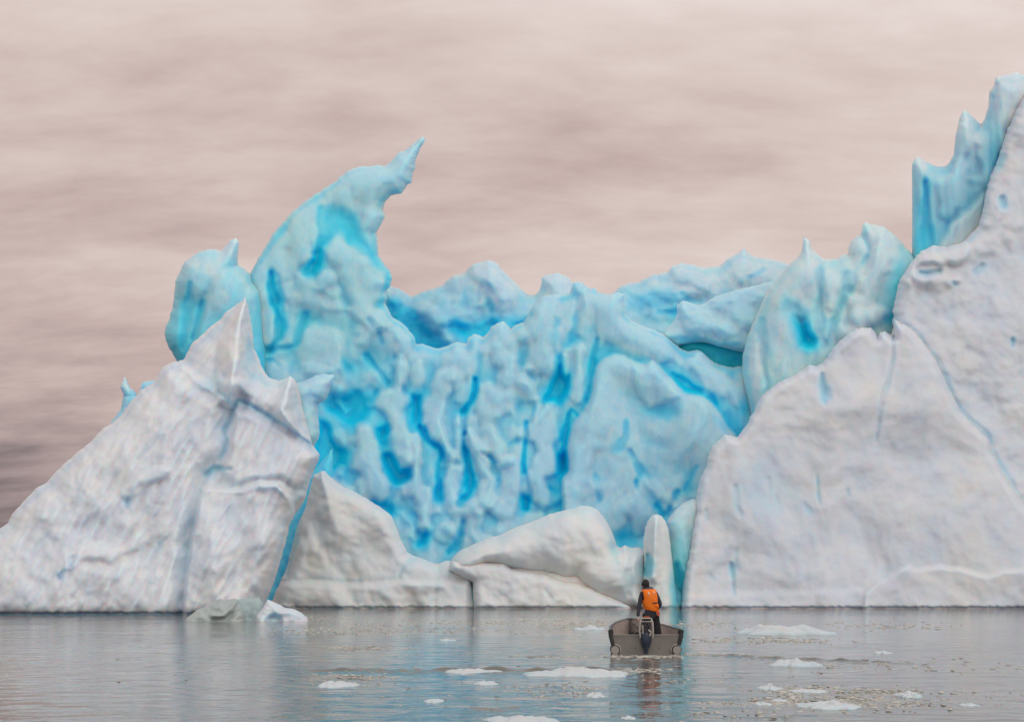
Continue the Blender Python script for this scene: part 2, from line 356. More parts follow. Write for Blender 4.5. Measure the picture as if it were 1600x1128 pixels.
# ------------------------------------------------------------------ the icebergs
# 1. white sloping berg on the left
ZL = zof(959.5)
left = tag(empty('iceberg', (float(P(230, 950, ZL)[0]), ZL, 0)), 'greyish white sloping iceberg with a sharp peak, standing at the left end', 'iceberg')
berg('main_slope', [(-330, 985), (-260, 955), (-190, 935), (-120, 920), (-90, 900), (-40, 852), (0, 826), (12, 817), (20, 802), (35, 785), (55, 764), (75, 752), (84, 740), (105, 720), (125, 703), (140, 692), (160, 670), (175, 661), (188, 650),
    (205, 627), (220, 610), (240, 598), (255, 573), (268, 566), (278, 565), (288, 561), (300, 536), (315, 524), (328, 511), (340, 502), (343, 500), (355, 486), (370, 476), (378, 470), (383, 464),
    (386, 472), (390, 490), (395, 520), (397, 545), (402, 555), (410, 575), (420, 590), (435, 595), (445, 592), (453, 588), (460, 592), (466, 605), (472, 635), (480, 665), (489, 696), (499, 710), (498, 718),
    (492, 732), (484, 752), (478, 776), (472, 788), (462, 802), (452, 820), (450, 834), (440, 870), (428, 910), (414, 944), (408, 962), (404, 985)],
    ZL + 5, R_=46, D=5.0, T=9, lean=0.022, parent=left, mat=M_ICE_L, wl=959.5, fs=0.85, smo=1.2, seed=2.0, blue=0.05, bn=0.06, amp=0.9, cav=0.10,
    noise=[('n', 110, 110, 1.5, 0), ('r', 13, 70, 0.55, -28), ('b', 24, 40, 0.34, -22), ('n', 9, 24, 0.09, -27)],
    feats=[
     ('block', [(-400, 985), (-400, 800), (-90, 700), (180, 600), (262, 560), (278, 567), (300, 590), (320, 606), (345, 622), (364, 633), (357, 652), (350, 668), (354, 688), (350, 706), (340, 722), (322, 740), (312, 765), (300, 830), (290, 900), (285, 985)], 1.5, 26),
     ('ridge', [(272, 568, 8), (300, 590, 12), (320, 605, 14), (345, 621, 14), (360, 631, 10)], 0.9),
     ('ridge', [(383, 466, 10), (377, 500, 24), (373, 530, 30), (367, 565, 32), (362, 600, 30), (358, 618, 20)], 2.9),
     ('cut', [(396, 540, 8), (386, 556, 9), (383, 575, 8), (392, 590, 6)], 0.5, 0.18),
     ('cut', [(343, 614, 3), (357, 625, 3.2), (365, 632, 4), (372, 624, 3), (386, 630, 2.8), (405, 640, 2.6), (422, 651, 2.4), (445, 664, 2.2), (470, 682, 2), (486, 695, 1.5)], 0.7, 0.26),
     ('cut', [(366, 632, 3), (362, 646, 2.6), (356, 660, 2.4), (349, 671, 2.2), (354, 688, 2.2), (351, 703, 2.0), (342, 718, 2)], 0.6, 0.18),
     ('cut', [(360, 732, 3), (335, 732, 3.5), (320, 741, 3.5)], 0.7, 0.22),
     ('bump', [(366, 600, 16), (420, 625, 20), (455, 650, 20)], 0.9),
     ('ridge', [(455, 590, 10), (449, 615, 16), (442, 642, 18), (458, 664, 16), (484, 690, 12)], 1.9),
     ('block', [(365, 636), (400, 642), (440, 664), (488, 700), (500, 712), (496, 722), (484, 755), (462, 770), (440, 750), (400, 752), (365, 765), (340, 735), (356, 700), (358, 670)], 0.9, 12),
     ('ridge', [(480, 700, 12), (492, 715, 14), (484, 745, 12), (476, 775, 10)], 0.7),
     ('block', [(308, 778), (316, 764), (330, 757), (350, 761), (378, 762), (395, 755), (402, 750), (435, 752), (446, 762), (458, 775), (462, 800), (450, 834), (440, 870), (428, 910), (410, 985), (280, 985), (288, 900), (300, 830)], 1.7, 6),
     ('bump', [(318, 765, 6), (330, 759, 7), (378, 764, 7), (400, 754, 9), (436, 755, 9), (450, 768, 8)], 0.5),
     ('dome', (330, 850, 26, 60), 0.9), ('dome', (410, 850, 22, 70), 0.9),
     ('cut', [(308, 800, 7), (303, 850, 8), (296, 900, 8)], 0.2, 0.08), ('cut', [(99, 890, 5), (93, 902, 4)], 0.7, 0.2), ('cut', [(114, 872, 6), (110, 885, 4)], 0.6, 0.15), ('cut', [(198, 780, 4), (198, 793, 3)], 0.5, 0.2),
     ('cut', [(266, 835, 6), (250, 850, 6)], 0.4, 0.12),
     ('bump', [(100, 890, 10), (120, 872, 12), (150, 862, 12), (190, 862, 12), (215, 845, 10)], 0.5), ('bump', [(196, 770, 8), (215, 752, 10), (240, 745, 10), (262, 735, 8)], 0.5),
     ('tint', (320, 600, 22, 12), 0.16), ('tint', (345, 600, 16, 14), 0.15), ('tint', (395, 600, 25, 18), 0.12), ('tint', (310, 880, 18, 30), 0.10)])
berg('fissure_wall', [(405, 985), (412, 940), (424, 905), (436, 868), (446, 832), (456, 806), (470, 780), (482, 745), (520, 700), (520, 985)], zof(950.5) + 8, R_=14, D=1.0, T=2, lean=0.018, parent=left, mat=M_ICE_S, seed=4, blue=0.62, bn=0.1, noise=[('n', 10, 20, 0.4, 0)])
berg('pale_flap', [(440, 610), (455, 600), (480, 594), (492, 587), (505, 584), (523, 586), (519, 600), (508, 625), (496, 632), (498, 655), (499, 672), (498, 686), (490, 698), (476, 700), (450, 680)],
    ZL + 10, R_=18, D=2.2, T=2.5, lean=0.02, parent=left, mat=M_ICE_B, seed=5, blue=0.26, lo=0.14, fs=0.5, bn=0.08, cav=0.15, noise=[('n', 30, 30, 0.8, 0)],
    feats=[('cut', [(480, 618, 3), (495, 620, 3)], 0.4, 0.4), ('ridge', [(522, 588, 8), (510, 620, 8)], 0.4)])
berg('small_spire', [(165, 690), (173, 660), (178, 654), (188, 640), (190, 632), (193, 617), (188, 604), (190, 598), (195, 588), (200, 598), (203, 605), (213, 614), (216, 622), (219, 608), (222, 598), (227, 596),
    (244, 594), (262, 605), (262, 690)], ZL + 22, R_=10, D=1.2, T=2.5, lean=0.02, parent=left, mat=M_ICE_B, seed=8, blue=0.34, bn=0.1, amp=0.5, noise=[('n', 12, 18, 0.5, 0)], step=1.3,
    feats=[('tint', (196, 602, 9, 13), 0.10), ('cut', [(190, 620, 3), (206, 618, 3)], 0.4, 0.4)])

# 2. the central blue berg
ZC = zof(948.0)
mid = tag(empty('iceberg', (float(P(800, 950, ZC)[0]), ZC, 0)), 'bright blue iceberg with a curling horn and deep melt hollows, in the middle', 'iceberg')
berg('hollowed_lobe', [(296, 640), (277, 564), (267, 548), (259, 533), (257, 517), (264, 499), (270, 480), (273, 455), (274, 440), (281, 424), (288, 409), (301, 400), (313, 392), (324, 390), (336, 390), (344, 392),
    (354, 384), (360, 376), (369, 372), (374, 378), (372, 393), (371, 414), (380, 420), (390, 427), (412, 460), (420, 640)],
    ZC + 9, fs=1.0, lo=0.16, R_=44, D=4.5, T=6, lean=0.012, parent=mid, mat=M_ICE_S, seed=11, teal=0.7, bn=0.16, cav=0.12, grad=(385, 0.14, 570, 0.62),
    noise=[('n', 55, 80, 1.3, -20), ('r', 9, 60, 0.35, -22), ('n', 8, 12, 0.12, 0)],
    feats=[('block', [(372, 414), (355, 416), (340, 424), (328, 442), (315, 474), (304, 510), (294, 560), (290, 640), (430, 640), (412, 450)], 1.8, 14),
           ('tint', (340, 470, 22, 16), 0.22), ('cut', [(298, 440, 6), (290, 500, 8), (285, 545, 6)], 0.7, 0.65), ('cut', [(318, 470, 5), (302, 530, 6)], 0.6, 0.62)])
berg('back_ridge', [(590, 440), (612, 448), (623, 451), (643, 464), (660, 456), (690, 446), (708, 431), (726, 426), (733, 418), (740, 412), (766, 406.5), (776, 410), (783, 420), (796, 433), (809, 446), (818, 455), (824, 461), (836, 461),
    (841, 456), (846, 446), (846, 433), (856, 429), (872, 427), (884, 431), (896, 442), (930, 470), (930, 600), (590, 600)],
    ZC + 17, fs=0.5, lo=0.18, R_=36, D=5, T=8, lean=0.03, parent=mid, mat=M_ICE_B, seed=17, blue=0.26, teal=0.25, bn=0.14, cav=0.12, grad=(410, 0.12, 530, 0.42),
    noise=[('n', 60, 45, 1.9, 10), ('b', 30, 22, 0.25, 15), ('n', 8, 8, 0.14, 0)],
    feats=[
     ('hole', [(600, 470), (612, 468), (625, 470), (640, 478), (655, 492), (670, 512), (690, 532), (705, 545), (700, 600), (640, 600), (600, 520)], 3.0, 16, 0.84),
     ('hole', [(698, 498), (712, 503), (735, 508), (752, 508), (768, 498), (780, 500), (784, 520), (760, 545), (730, 535), (712, 520), (700, 512)], 2.6, 9, 0.88),
     ('hole', [(794, 500), (806, 502), (818, 500), (812, 520), (796, 520)], 2.0, 9, 0.75),
     ('bump', [(690, 470, 10), (670, 490, 12), (690, 515, 12), (700, 530, 10)], 1.4, 0.34), ('bump', [(640, 470, 10), (665, 478, 12), (690, 500, 10)], 0.9, 0.3),
     ('bump', [(768, 440, 16), (775, 455, 22), (785, 470, 26)], 1.3, 0.12), ('ridge', [(740, 415, 10), (745, 430, 14), (766, 440, 14)], 0.8, 0.12),
     ('cut', [(762, 470, 4), (768, 485, 6), (765, 500, 6)], 0.7, 0.5), ('cut', [(725, 460, 8), (728, 480, 8)], 0.5, 0.4), ('bump', [(865, 445, 26), (868, 470, 26)], 1.2, 0.10)])
berg('back_ridge', [(940, 470), (958, 458), (967, 450), (981, 443), (998, 441), (1015, 431), (1043, 425), (1052, 415), (1066, 411), (1080, 413), (1094, 418), (1111, 417), (1126, 415), (1137, 404), (1151, 397), (1163, 387.5),
    (1168, 394), (1177, 401), (1194, 404), (1214, 407), (1231, 412), (1262, 420), (1262, 660), (960, 660)],
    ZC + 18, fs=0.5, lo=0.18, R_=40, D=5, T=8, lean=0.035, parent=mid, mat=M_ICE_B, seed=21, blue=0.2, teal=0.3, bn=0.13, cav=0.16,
    noise=[('n', 55, 40, 1.9, -10), ('b', 30, 22, 0.25, -20), ('n', 7, 7, 0.12, 0)],
    feats=[
     ('hole', [(978, 455), (1000, 455), (1030, 450), (1060, 458), (1068, 475), (1060, 500), (1050, 520), (990, 520), (978, 485)], 2.0, 24, 0.48),
     ('bump', [(1005, 505, 18), (1035, 500, 20)], 1.0, 0.30), ('cut', [(1030, 488, 3), (1058, 489, 5)], 0.8, 0.62), ('cut', [(1066, 460, 5), (1080, 470, 6), (1095, 470, 5)], 0.8, 0.46),
     ('bump', [(1060, 430, 18), (1085, 440, 20), (1110, 440, 16)], 1.0, 0.16), ('bump', [(1160, 400, 16), (1150, 415, 20), (1190, 425, 24)], 1.0, 0.12), ('cut', [(1170, 433, 5), (1185, 428, 5), (1194, 420, 4)], 0.7, 0.42)])
berg('overhanging_ledge', [(1028, 532), (1040, 514), (1052, 502), (1058, 490), (1058, 478), (1066, 470), (1078, 473), (1092, 478), (1102, 473), (1116, 464), (1140, 456), (1180, 446), (1236, 430), (1250, 560), (1196, 566), (1160, 551), (1142, 546),
    (1120, 541), (1100, 535), (1080, 536), (1060, 540), (1044, 538)],
    ZC + 6.2, lo=0.24, fs=0.6, R_=30, D=2.0, T=5, lean=0.02, parent=mid, mat=M_ICE_B, seed=24, blue=0.16, teal=0.3, bn=0.12, cav=0.1, noise=[('n', 40, 26, 1.2, -12), ('b', 24, 14, 0.2, -12), ('n', 6, 5, 0.1, 0)], amp=0.7,
    feats=[('tint', (1075, 532, 26, 7), 0.5), ('tint', (1130, 538, 36, 7), 0.38), ('bump', [(1070, 485, 12), (1090, 505, 18), (1130, 515, 18)], 0.8)])
berg('cave_wall', [(1030, 520), (1250, 520), (1250, 700), (1030, 700)], ZC + 15.1, R_=20, D=0.4, T=2, lean=0.0, parent=mid, mat=M_ICE_S, seed=26, blue=0.85, teal=0.8, bn=0.12, noise=[('n', 30, 12, 0.5, 0)])
wall = berg('ice_wall', [(372, 640), (362, 560), (358, 480), (378, 450), (394, 422), (403, 404), (414, 386), (426, 366), (436, 354), (450, 338), (462, 326), (480, 312), (498, 300), (520, 286), (540, 270), (552, 263), (566, 260), (576, 260), (588, 258),
    (600, 259), (610, 253), (618, 244), (626, 237), (634, 235), (646, 225), (660, 213.5), (665, 217), (662, 224), (656, 234), (650, 248), (649, 262), (645, 272), (643, 286), (636, 289), (628, 303), (612, 305), (603, 314), (598, 327),
    (602, 338), (594, 354), (588, 364), (590, 380), (591, 398), (598, 410), (610, 424), (613, 434), (610, 447), (603, 456), (605, 466), (602, 474), (608, 486), (614, 497), (626, 503), (636, 512), (648, 528), (650, 537), (660, 537), (675, 543), (684, 545), (700, 540), (712, 534), (722, 535), (728, 537), (732, 528), (740, 522), (750, 524), (755, 527),
    (762, 520), (768, 511), (776, 506), (786, 501.5), (792, 507), (798, 514), (806, 507), (818, 504), (824, 496), (828, 484), (836, 474), (848, 464), (864, 460), (880, 460), (890, 457), (895, 442), (902, 440), (910, 442), (918, 448), (924, 452),
    (930, 449.5), (934, 457), (950, 460), (966, 457), (976, 460), (975, 472), (977, 490), (986, 500), (1000, 508), (1012, 512), (1022, 515), (1036, 522), (1050, 532), (1062, 543), (1074, 549), (1083, 548), (1090, 546), (1097, 549), (1105, 557), (1115, 566),
    (1130, 571), (1145, 574), (1160, 571), (1180, 575), (1210, 640), (1200, 740), (1110, 830), (1100, 985), (430, 985), (376, 800)],
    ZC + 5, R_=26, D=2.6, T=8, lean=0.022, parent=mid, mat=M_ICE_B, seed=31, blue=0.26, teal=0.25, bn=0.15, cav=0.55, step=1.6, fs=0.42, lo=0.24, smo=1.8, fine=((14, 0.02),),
    noise=[('n', 80, 110, 1.5, 0), ('b', 30, 90, 0.14, -4), ('n', 20, 60, 0.07, 0), ('n', 14, 18, 0.04, 0)],
    feats=[
     ('dome', (500, 430, 120, 130), 1.5), ('dome', (560, 300, 60, 50), 0.6), ('teal', (500, 400, 170, 190), 0.95), ('teal', (900, 560, 200, 100), 0.6), ('tint', (590, 262, 100, 50), 0.15), ('tint', (470, 340, 60, 60), 0.22),

     ('hole', [(504, 326), (520, 315), (535, 322), (556, 335), (562, 350), (572, 372), (588, 396), (594, 414), (590, 420), (578, 408), (566, 392), (552, 387), (532, 384), (520, 388), (508, 392), (503, 402), (500, 425), (498, 452), (490, 450), (484, 437), (470, 428), (476, 418), (486, 405), (482, 396), (488, 385), (500, 366), (500, 345)], 2.6, 15, 0.56),
     ('hole', [(500, 362), (503, 385), (506, 405), (502, 420), (494, 418), (478, 422), (484, 408), (488, 402), (482, 395), (490, 384)], 1.4, 9, 0.86),
     ('cut', [(500, 326, 4), (498, 345, 5), (501, 370, 6)], 0.8, 0.6),
     ('bump', [(535, 400, 26), (545, 430, 36), (560, 460, 38), (575, 490, 30)], 1.6, 0.22),
     ('bump', [(460, 350, 18), (470, 365, 26), (465, 395, 24), (450, 430, 20)], 1.0, 0.22),
     ('bump', [(470, 432, 14), (478, 445, 16), (480, 470, 20)], 0.9, 0.24),
     ('bump', [(570, 290, 26), (610, 275, 22), (640, 248, 12)], 0.8, 0.10), ('bump', [(590, 335, 12), (580, 350, 12)], 0.9, 0.12),
     ('cut', [(425, 425, 5), (424, 450, 7), (432, 480, 8), (438, 510, 9), (434, 530, 10), (424, 545, 10)], 2.4, 0.78),
     ('cut', [(434, 430, 3), (437, 460, 5), (441, 490, 6)], 1.0, 0.6), ('cut', [(396, 440, 4), (394, 470, 5), (400, 500, 4)], 0.6, 0.45),
     ('cut', [(398, 535, 6), (415, 548, 8), (432, 545, 8), (460, 540, 8), (470, 520, 8), (478, 490, 6)], 1.3, 0.5),
     ('cut', [(405, 560, 4), (425, 562, 4), (436, 570, 3)], 0.8, 0.6),
     ('block', [(470, 515), (490, 500), (500, 502), (530, 508), (540, 520), (544, 545), (540, 580), (500, 600), (470, 590), (455, 560)], 1.3, 16, 0.14),
     ('bump', [(440, 580, 22), (480, 592, 24), (520, 590, 20)], 1.0, 0.24), ('tint', (405, 530, 22, 26), 0.20),
     ('hole', [(538, 565), (545, 572), (556, 580), (552, 592), (546, 594), (540, 585)], 1.5, 8, 0.8), ('cut', [(576, 500, 4), (590, 512, 5), (596, 535, 5)], 0.9, 0.5), ('bump', [(596, 490, 14), (618, 512, 18), (634, 535, 14)], 1.0, 0.30),
     ('cut', [(604, 405, 3), (606, 430, 4), (602, 450, 3)], 0.6, 0.45),
     ('tint', (590, 700, 130, 120), 0.50), ('tint', (720, 780, 110, 100), 0.38), ('tint', (1120, 680, 70, 80), 0.30),
     # upper face: flutes
     ('bump', [(786, 510, 16), (790, 545, 24), (790, 590, 28)], 1.2, 0.16), ('bump', [(722, 545, 14), (715, 570, 20), (700, 600, 20)], 1.0, 0.22), ('bump', [(850, 475, 20), (845, 520, 26), (840, 570, 26)], 1.4, 0.15),
     ('cut', [(752, 535, 5), (750, 560, 6), (745, 595, 7)], 1.0, 0.42), ('cut', [(868, 500, 6), (862, 540, 7)], 0.7, 0.40), ('cut', [(905, 462, 6), (906, 490, 12), (900, 520, 11), (888, 540, 8)], 1.3, 0.52),
     ('ridge', [(915, 450, 12), (913, 490, 10), (905, 520, 8)], 0.9, 0.16), ('bump', [(950, 470, 26), (950, 510, 30), (985, 530, 26), (1030, 555, 22)], 1.3, 0.12), ('bump', [(884, 555, 5), (883, 575, 7), (882, 585, 4)], 1.3, 0.26), ('bump', [(905, 545, 10), (905, 590, 13), (905, 625, 12)], 1.2, 0.24),
     ('cut', [(932, 530, 5), (925, 560, 6), (924, 600, 7), (918, 628, 6)], 1.3, 0.42), ('tint', (780, 530, 40, 18), 0.12), ('tint', (870, 475, 40, 14), 0.10), ('tint', (955, 475, 26, 18), 0.08),
     # the deep crevices
     ('hole', [(504, 628), (516, 616), (535, 614), (560, 608), (574, 616), (586, 640), (576, 652), (566, 670), (550, 670), (535, 656), (512, 646)], 2.6, 14, 0.90),
     ('hole', [(490, 690), (498, 655), (514, 662), (522, 680), (534, 696), (543, 706), (540, 736), (520, 742), (498, 748), (488, 745)], 3.0, 11, 1.0),
     ('hole', [(588, 672), (604, 664), (613, 683), (617, 702), (618, 718), (625, 730), (638, 733), (647, 742), (640, 753), (626, 757), (614, 757), (606, 738), (597, 718), (590, 700)], 3.0, 9, 1.0),
     ('hole', [(638, 616), (650, 618), (664, 612), (659, 635), (654, 650), (655, 662), (646, 661), (644, 640)], 2.6, 8, 0.9),
     ('cut', [(742, 592, 5), (743, 612, 6), (736, 628, 6), (724, 644, 5.5), (723, 662, 4), (726, 678, 3)], 2.6, 0.98),
     ('cut', [(656, 665, 6), (668, 686, 7), (688, 702, 9), (694, 722, 9), (688, 750, 8), (687, 778, 7)], 2.2, 0.80),
     ('cut', [(726, 680, 5), (730, 715, 8), (736, 745, 10), (732, 768, 9), (718, 788, 7)], 2.6, 0.90), ('cut', [(695, 722, 4), (712, 724, 5), (724, 722, 4)], 1.1, 0.65),
     ('cut', [(753, 708, 3), (766, 713, 4), (775, 722, 3.5)], 1.8, 1.0), ('hole', [(643, 812), (655, 822), (668, 826), (670, 838), (664, 852), (650, 852), (646, 835)], 2.6, 8, 1.0),
     ('cut', [(700, 862, 5), (714, 850, 6), (722, 834, 5)], 1.5, 0.65), ('hole', [(586, 786), (600, 780), (612, 790), (622, 804), (612, 810), (598, 802)], 1.8, 9, 0.85),
     ('hole', [(874, 556), (866, 588), (858, 606), (848, 622), (840, 640), (841, 650), (850, 640), (854, 629), (864, 626), (874, 628), (887, 618), (890, 606), (889, 584), (883, 590), (879, 582)], 3.2, 7, 1.0),
     ('cut', [(892, 640, 4), (884, 668, 6), (884, 695, 7), (882, 715, 9), (880, 732, 7)], 1.8, 0.72), ('hole', [(872, 712), (888, 707), (891, 722), (885, 735), (876, 743), (871, 728)], 2.2, 7, 0.92),
     ('cut', [(822, 660, 3), (820, 700, 4), (819, 740, 6), (822, 770, 9), (822, 796, 9)], 2.2, 0.95), ('cut', [(895, 641, 3), (905, 652, 3)], 1.3, 0.9), ('cut', [(778, 750, 4), (772, 770, 5), (764, 786, 4)], 1.3, 0.7),
     ('cut', [(796, 695, 5), (808, 690, 5)], 0.8, 0.5), ('cut', [(860, 760, 5), (868, 786, 8)], 1.0, 0.6), ('cut', [(572, 555, 4), (600, 590, 6), (612, 605, 5), (617, 590, 4), (618, 560, 3)], 1.4, 0.60), ('cut', [(588, 610, 5), (578, 625, 6)], 0.9, 0.7),
     # columns and bulges between them
     ('bump', [(628, 572, 9), (622, 610, 14), (614, 640, 22), (622, 668, 20), (628, 705, 14), (633, 728, 10)], 2.0, 0.28), ('bump', [(655, 570, 10), (652, 595, 12)], 1.1, 0.26), ('bump', [(648, 680, 9), (650, 720, 13), (650, 760, 16), (660, 800, 18), (664, 818, 12)], 2.0, 0.24),
     ('bump', [(566, 678, 13), (566, 705, 20), (578, 740, 28), (592, 765, 24)], 2.1, 0.20), ('bump', [(533, 690, 9), (528, 680, 12)], 1.0, 0.45), ('bump', [(532, 730, 8), (528, 738, 8)], 1.0, 0.3), ('bump', [(520, 755, 14), (548, 775, 14)], 1.2, 0.22),
     ('bump', [(690, 595, 14), (682, 625, 20), (678, 655, 20), (692, 685, 18), (705, 712, 12)], 1.9, 0.24), ('bump', [(715, 655, 8), (716, 700, 9), (722, 730, 7)], 1.0, 0.3), ('bump', [(706, 738, 13), (706, 768, 14)], 1.5, 0.24), ('bump', [(712, 790, 16), (714, 820, 14)], 1.2, 0.26),
     ('bump', [(795, 590, 30), (765, 640, 34), (760, 668, 32), (780, 700, 22)], 1.9, 0.22), ('bump', [(734, 682, 7), (748, 715, 13), (762, 745, 16), (758, 775, 16)], 1.8, 0.14), ('bump', [(742, 790, 18), (735, 830, 20), (748, 845, 18)], 1.6, 0.24),
     ('bump', [(845, 640, 13), (842, 670, 22), (848, 710, 24), (842, 750, 22), (850, 780, 16)], 2.0, 0.20), ('bump', [(795, 725, 18), (795, 755, 20), (788, 795, 22)], 1.4, 0.26), ('bump', [(720, 600, 14), (716, 625, 14)], 0.9, 0.3), ('bump', [(790, 815, 26), (830, 812, 20)], 1.0, 0.22),
     ('bump', [(560, 590, 24), (598, 585, 18)], 0.9, 0.40), ('bump', [(648, 835, 10), (630, 820, 16)], 0.9, 0.4), ('bump', [(690, 840, 12), (694, 830, 10)], 0.9, 0.36), ('bump', [(515, 605, 14), (540, 640, 10)], 0.8, 0.5),
     ('step', [(880, 745), (886, 735), (884, 700), (893, 664), (912, 640), (922, 612), (925, 590), (930, 572), (945, 558), (958, 552), (975, 556), (992, 563), (1008, 570), (1020, 563.5), (1033, 573), (1045, 586), (1056, 596), (1068, 606), (1085, 614), (1100, 617), (1112, 629), (1130, 650), (1150, 680), (1120, 900), (880, 900)], [(880, 745), (886, 735), (884, 700), (893, 664), (912, 640), (922, 612), (925, 590), (930, 572), (945, 558), (958, 552), (975, 556), (992, 563), (1008, 570), (1020, 563.5), (1033, 573), (1045, 586), (1056, 596), (1068, 606), (1085, 614), (1100, 617), (1112, 629), (1130, 650), (1150, 680)], 2.1, 16, 190, 0.14),

     ('block', [(985, 562), (1020, 562), (1045, 584), (1070, 606), (1068, 622), (1050, 630), (1012, 642), (995, 620), (986, 595)], 1.3, 9, 0.06), ('hole', [(1008, 640), (1040, 634), (1066, 626), (1064, 652), (1045, 656), (1020, 650)], 0.7, 10, 0.42),
     ('cut', [(978, 655, 6), (976, 680, 7), (968, 700, 8)], 0.9, 0.52), ('cut', [(985, 705, 5), (1000, 735, 7), (1020, 770, 8)], 0.9, 0.46), ('cut', [(995, 752, 7), (1014, 780, 8), (1030, 796, 9), (1040, 812, 9)], 1.6, 0.72), ('cut', [(1060, 768, 6), (1050, 785, 6), (1045, 800, 6)], 1.3, 0.62),
     ('bump', [(960, 800, 30), (985, 790, 34), (1000, 805, 20)], 1.3, 0.14), ('bump', [(1005, 755, 10), (1030, 762, 10), (1055, 790, 6)], 0.8, 0.22), ('hole', [(960, 835), (975, 828), (990, 830), (996, 850), (970, 862)], 1.3, 14, 0.58),
     ('bump', [(910, 700, 16), (900, 760, 22), (895, 800, 18)], 1.0, 0.24), ('cut', [(930, 740, 5), (935, 780, 6)], 0.6, 0.36), ('bump', [(1068, 800, 22), (1076, 830, 24)], 1.3, 0.16), ('tint', (1075, 900, 20, 50), 0.62), ('tint', (1052, 920, 12, 30), 0.3),
     ('cut', [(1088, 730, 6), (1070, 765, 7)], 0.6, 0.5), ('cut', [(1110, 650, 6), (1130, 670, 6)], 0.4, 0.4), ('dome', (1070, 690, 40, 40), 0.8),
     ('cut', [(1050, 585, 6), (1072, 600, 9), (1092, 612, 9), (1110, 620, 7), (1118, 632, 5)], 1.4, 0.60), ('bump', [(1095, 562, 16), (1120, 590, 26), (1145, 610, 24)], 1.3, 0.14), ('tint', (1166, 635, 14, 26), 0.75), ('tint', (1150, 660, 16, 16), 0.5),
     ('bump', [(1040, 545, 14), (1066, 565, 16)], 0.8, 0.22)])

# 3. the low white shelf at the water's edge
ZS = zof(950.5)
shelf = tag(empty('iceberg', (float(P(740, 950, ZS)[0]), ZS, 0)), 'low cream white ice shelf along the water below the blue hollows', 'iceberg')
berg('shelf_wall', [(414, 985), (422, 944), (436, 914), (448, 886), (454, 862), (460, 838), (467, 815), (479, 788), (486, 758), (490, 742), (500, 737), (507, 735), (514, 743), (530, 756), (545, 764), (560, 771), (580, 783), (600, 796), (612, 806), (620, 825), (628, 845),
    (636, 862), (645, 868), (660, 872), (675, 879), (684, 881), (695, 876), (712, 875), (735, 874), (790, 874), (990, 868), (1004, 868), (1012, 880), (1050, 900), (1072, 930), (1076, 985)],
    ZS + 3, R_=22, D=2.8, T=5, lean=0.018, parent=shelf, wl=951, mat=M_ICE_C, seed=41, blue=0.03, teal=0.8, bn=0.06, cav=0.10,
    noise=[('n', 60, 50, 1.1, 0), ('b', 40, 22, 0.2, 0), ('n', 14, 14, 0.08, 0)],
    feats=[('ridge', [(502, 738, 8), (510, 770, 20), (530, 830, 34)], 0.7), ('block', [(400, 908), (480, 906), (560, 910), (640, 902), (700, 906), (736, 904), (736, 990), (400, 990)], 0.6, 10), ('cut', [(430, 908, 2), (500, 905, 3), (560, 909, 2), (620, 905, 2), (690, 907, 2)], 0.3, 0.06),
           ('cut', [(734, 876, 4), (738, 895, 4.5), (741, 915, 4), (744, 950, 4)], 1.5, 0.3), ('cut', [(688, 885, 5), (682, 910, 5), (678, 940, 4)], 0.4, 0.08), ('cut', [(648, 870, 5), (630, 885, 6), (622, 900, 6)], 0.5, 0.12), ('cut', [(470, 800, 4), (462, 840, 5), (448, 900, 5)], 0.6, 0.2),
           ('cut', [(960, 925, 2.5), (975, 935, 2.5), (988, 944, 2.5)], 0.7, 0.15), ('cut', [(848, 925, 3), (860, 935, 3)], 0.3, 0.1), ('tint', (1058, 930, 12, 40), 0.45), ('tint', (1066, 940, 8, 40), 0.5)])
berg('boulder', [(700, 900), (706, 872), (716, 862), (735, 852), (760, 841), (780, 836), (800, 826), (830, 815), (856, 804), (880, 797), (896, 794), (908, 790), (924, 791), (936, 798), (948, 814), (958, 834), (964, 852), (969, 856), (976, 851.5), (984, 855), (1000, 855), (1012, 862), (1012, 960), (930, 940),
    (900, 908), (880, 908), (850, 898), (800, 892), (760, 886), (735, 900)],
    ZS + 2.1, R_=40, D=3.6, T=4, lean=0.020, parent=shelf, wl=951, mat=M_ICE_C, seed=44, blue=0.04, teal=0.9, bn=0.07, cav=0.10, amp=0.7, noise=[('n', 70, 50, 1.0, 0), ('b', 40, 40, 0.2, 0), ('n', 14, 14, 0.08, 0)],
    feats=[('cut', [(985, 870, 8), (980, 900, 9), (985, 930, 8)], 0.5, 0.12), ('cut', [(955, 850, 6), (965, 880, 6)], 0.3, 0.14)])
berg('broken_block', [(700, 890), (706, 876), (740, 875), (790, 876), (800, 888), (830, 893), (852, 897), (880, 908), (900, 909), (930, 918), (955, 930), (985, 946), (1000, 985), (742, 985), (738, 910)],
    ZS + 0.7, R_=14, D=1.7, T=3, lean=0.02, parent=shelf, wl=951, mat=M_ICE_C, seed=46, blue=0.03, teal=0.4, bn=0.05, amp=0.8, noise=[('n', 40, 30, 0.6, 0), ('b', 20, 20, 0.2, 0), ('n', 7, 7, 0.1, 0)], feats=[('cut', [(850, 920, 3), (862, 935, 3)], 0.3, 0.1)])
